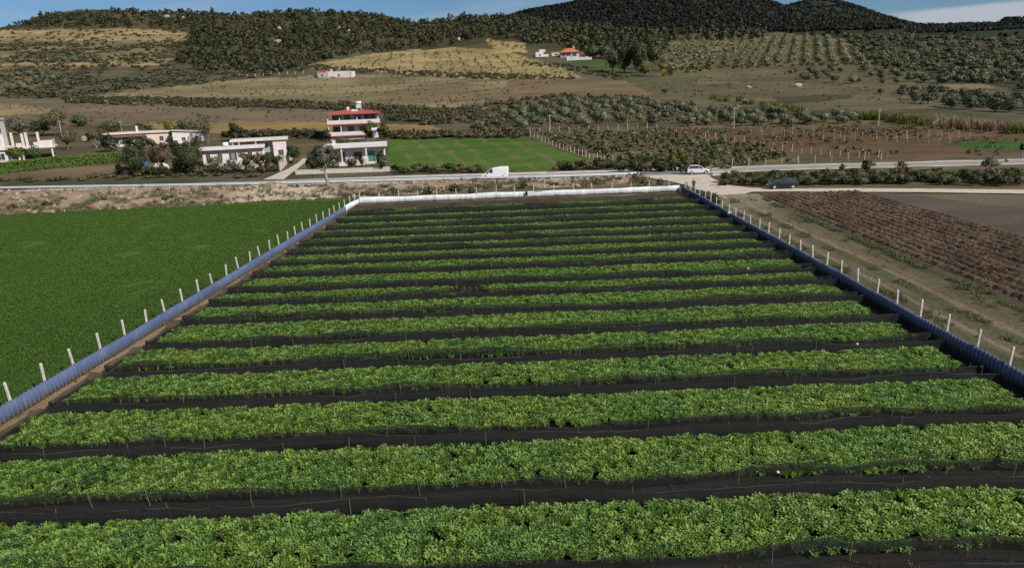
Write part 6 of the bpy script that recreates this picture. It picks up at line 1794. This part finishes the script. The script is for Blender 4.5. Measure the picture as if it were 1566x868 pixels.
p = flat(478, 306, 0); lump("white_stone", (p[0], p[1], .12), (.3, .25, .2), M['rock'], "small white stone at the field edge below the olive tree", "rock", 14)
c = hill(1220, 133); lump("stone_heap", (c[0], c[1], c[2] + .4), (1.9, 1.1, 1.0), M['rock'], "pale stone heap on the slope below the scattered olives", "rock", 15)
c = hill(1145, 135); lump("stone_heap", (c[0], c[1], c[2] + .3), (1.1, .8, .7), M['rock'], "small pale stone heap on the grassy slope", "rock", 16)
c = hill(1140, 156); lump("stone_heap", (c[0], c[1], c[2] + .3), (1.3, .8, .6), M['rock'], "low stone heap at the end of the yellow-green reeds", "rock", 17)
for k, (px_, py_, w_, lab) in enumerate([(428, 66, 9, "broad pale limestone outcrop in the woodland of the long hill"), (520, 46, 7, "pale limestone outcrop highest in the dark woodland"), (536, 50, 6, "pale outcrop just below the highest limestone"),
                                          (428, 45, 5, "small pale outcrop on the wooded crest"), (373, 30, 4, "small white outcrop close under the skyline"), (256, 27, 6, "pale broken outcrop under the left crest"), (280, 29, 5, "small outcrop beside the broken crest outcrop"),
                                          (320, 68, 5, "grey outcrop at the edge of the scrub"), (702, 62, 4, "white stone at the top edge of the tan terraces"), (1275, 17, 9, "pale quarry scar high on the distant ridge")][:9]):
    c = hill(px_, py_); u = c[1] / FPX
    lump("limestone_outcrop", (c[0], c[1] - 2, c[2] + .8), (w_ * u * .5 * 1.4, 1.5, 1.9), M['rock'], lab, "rock", 30 + k)
p = flat(806, 300, .6)
ck = empty("draped_cloth", (p[0], Y_FAR - .12, 0), 0, "black cloth draped over the middle of the white sheet fence", "cloth")
X, Z = np.meshgrid(np.linspace(-.16, .16, 12), np.linspace(.35, .98, 10))
Yc_ = -.10 - .06 * np.sin(X * 14) * (1.1 - Z) + .02 * np.cos(Z * 9)
i = np.arange(9)[:, None] * 12 + np.arange(11)[None]
F = np.stack([i, i + 1, i + 13, i + 12], -1).reshape(-1, 4)
o = link("cloth", arr_mesh("cloth", np.stack([X.ravel(), Yc_.ravel(), Z.ravel()], 1), F, M['black_cloth'], smooth=True), ck); md = o.modifiers.new("thickness", 'SOLIDIFY'); md.thickness = .012
MB().tube([(-.2, -.13, 1.0), (.4, -.10, 1.02), (2.4, -.05, 1.05)], .025, 6).build("rod", M['wood'], ck)
bpy.context.view_layer.update()
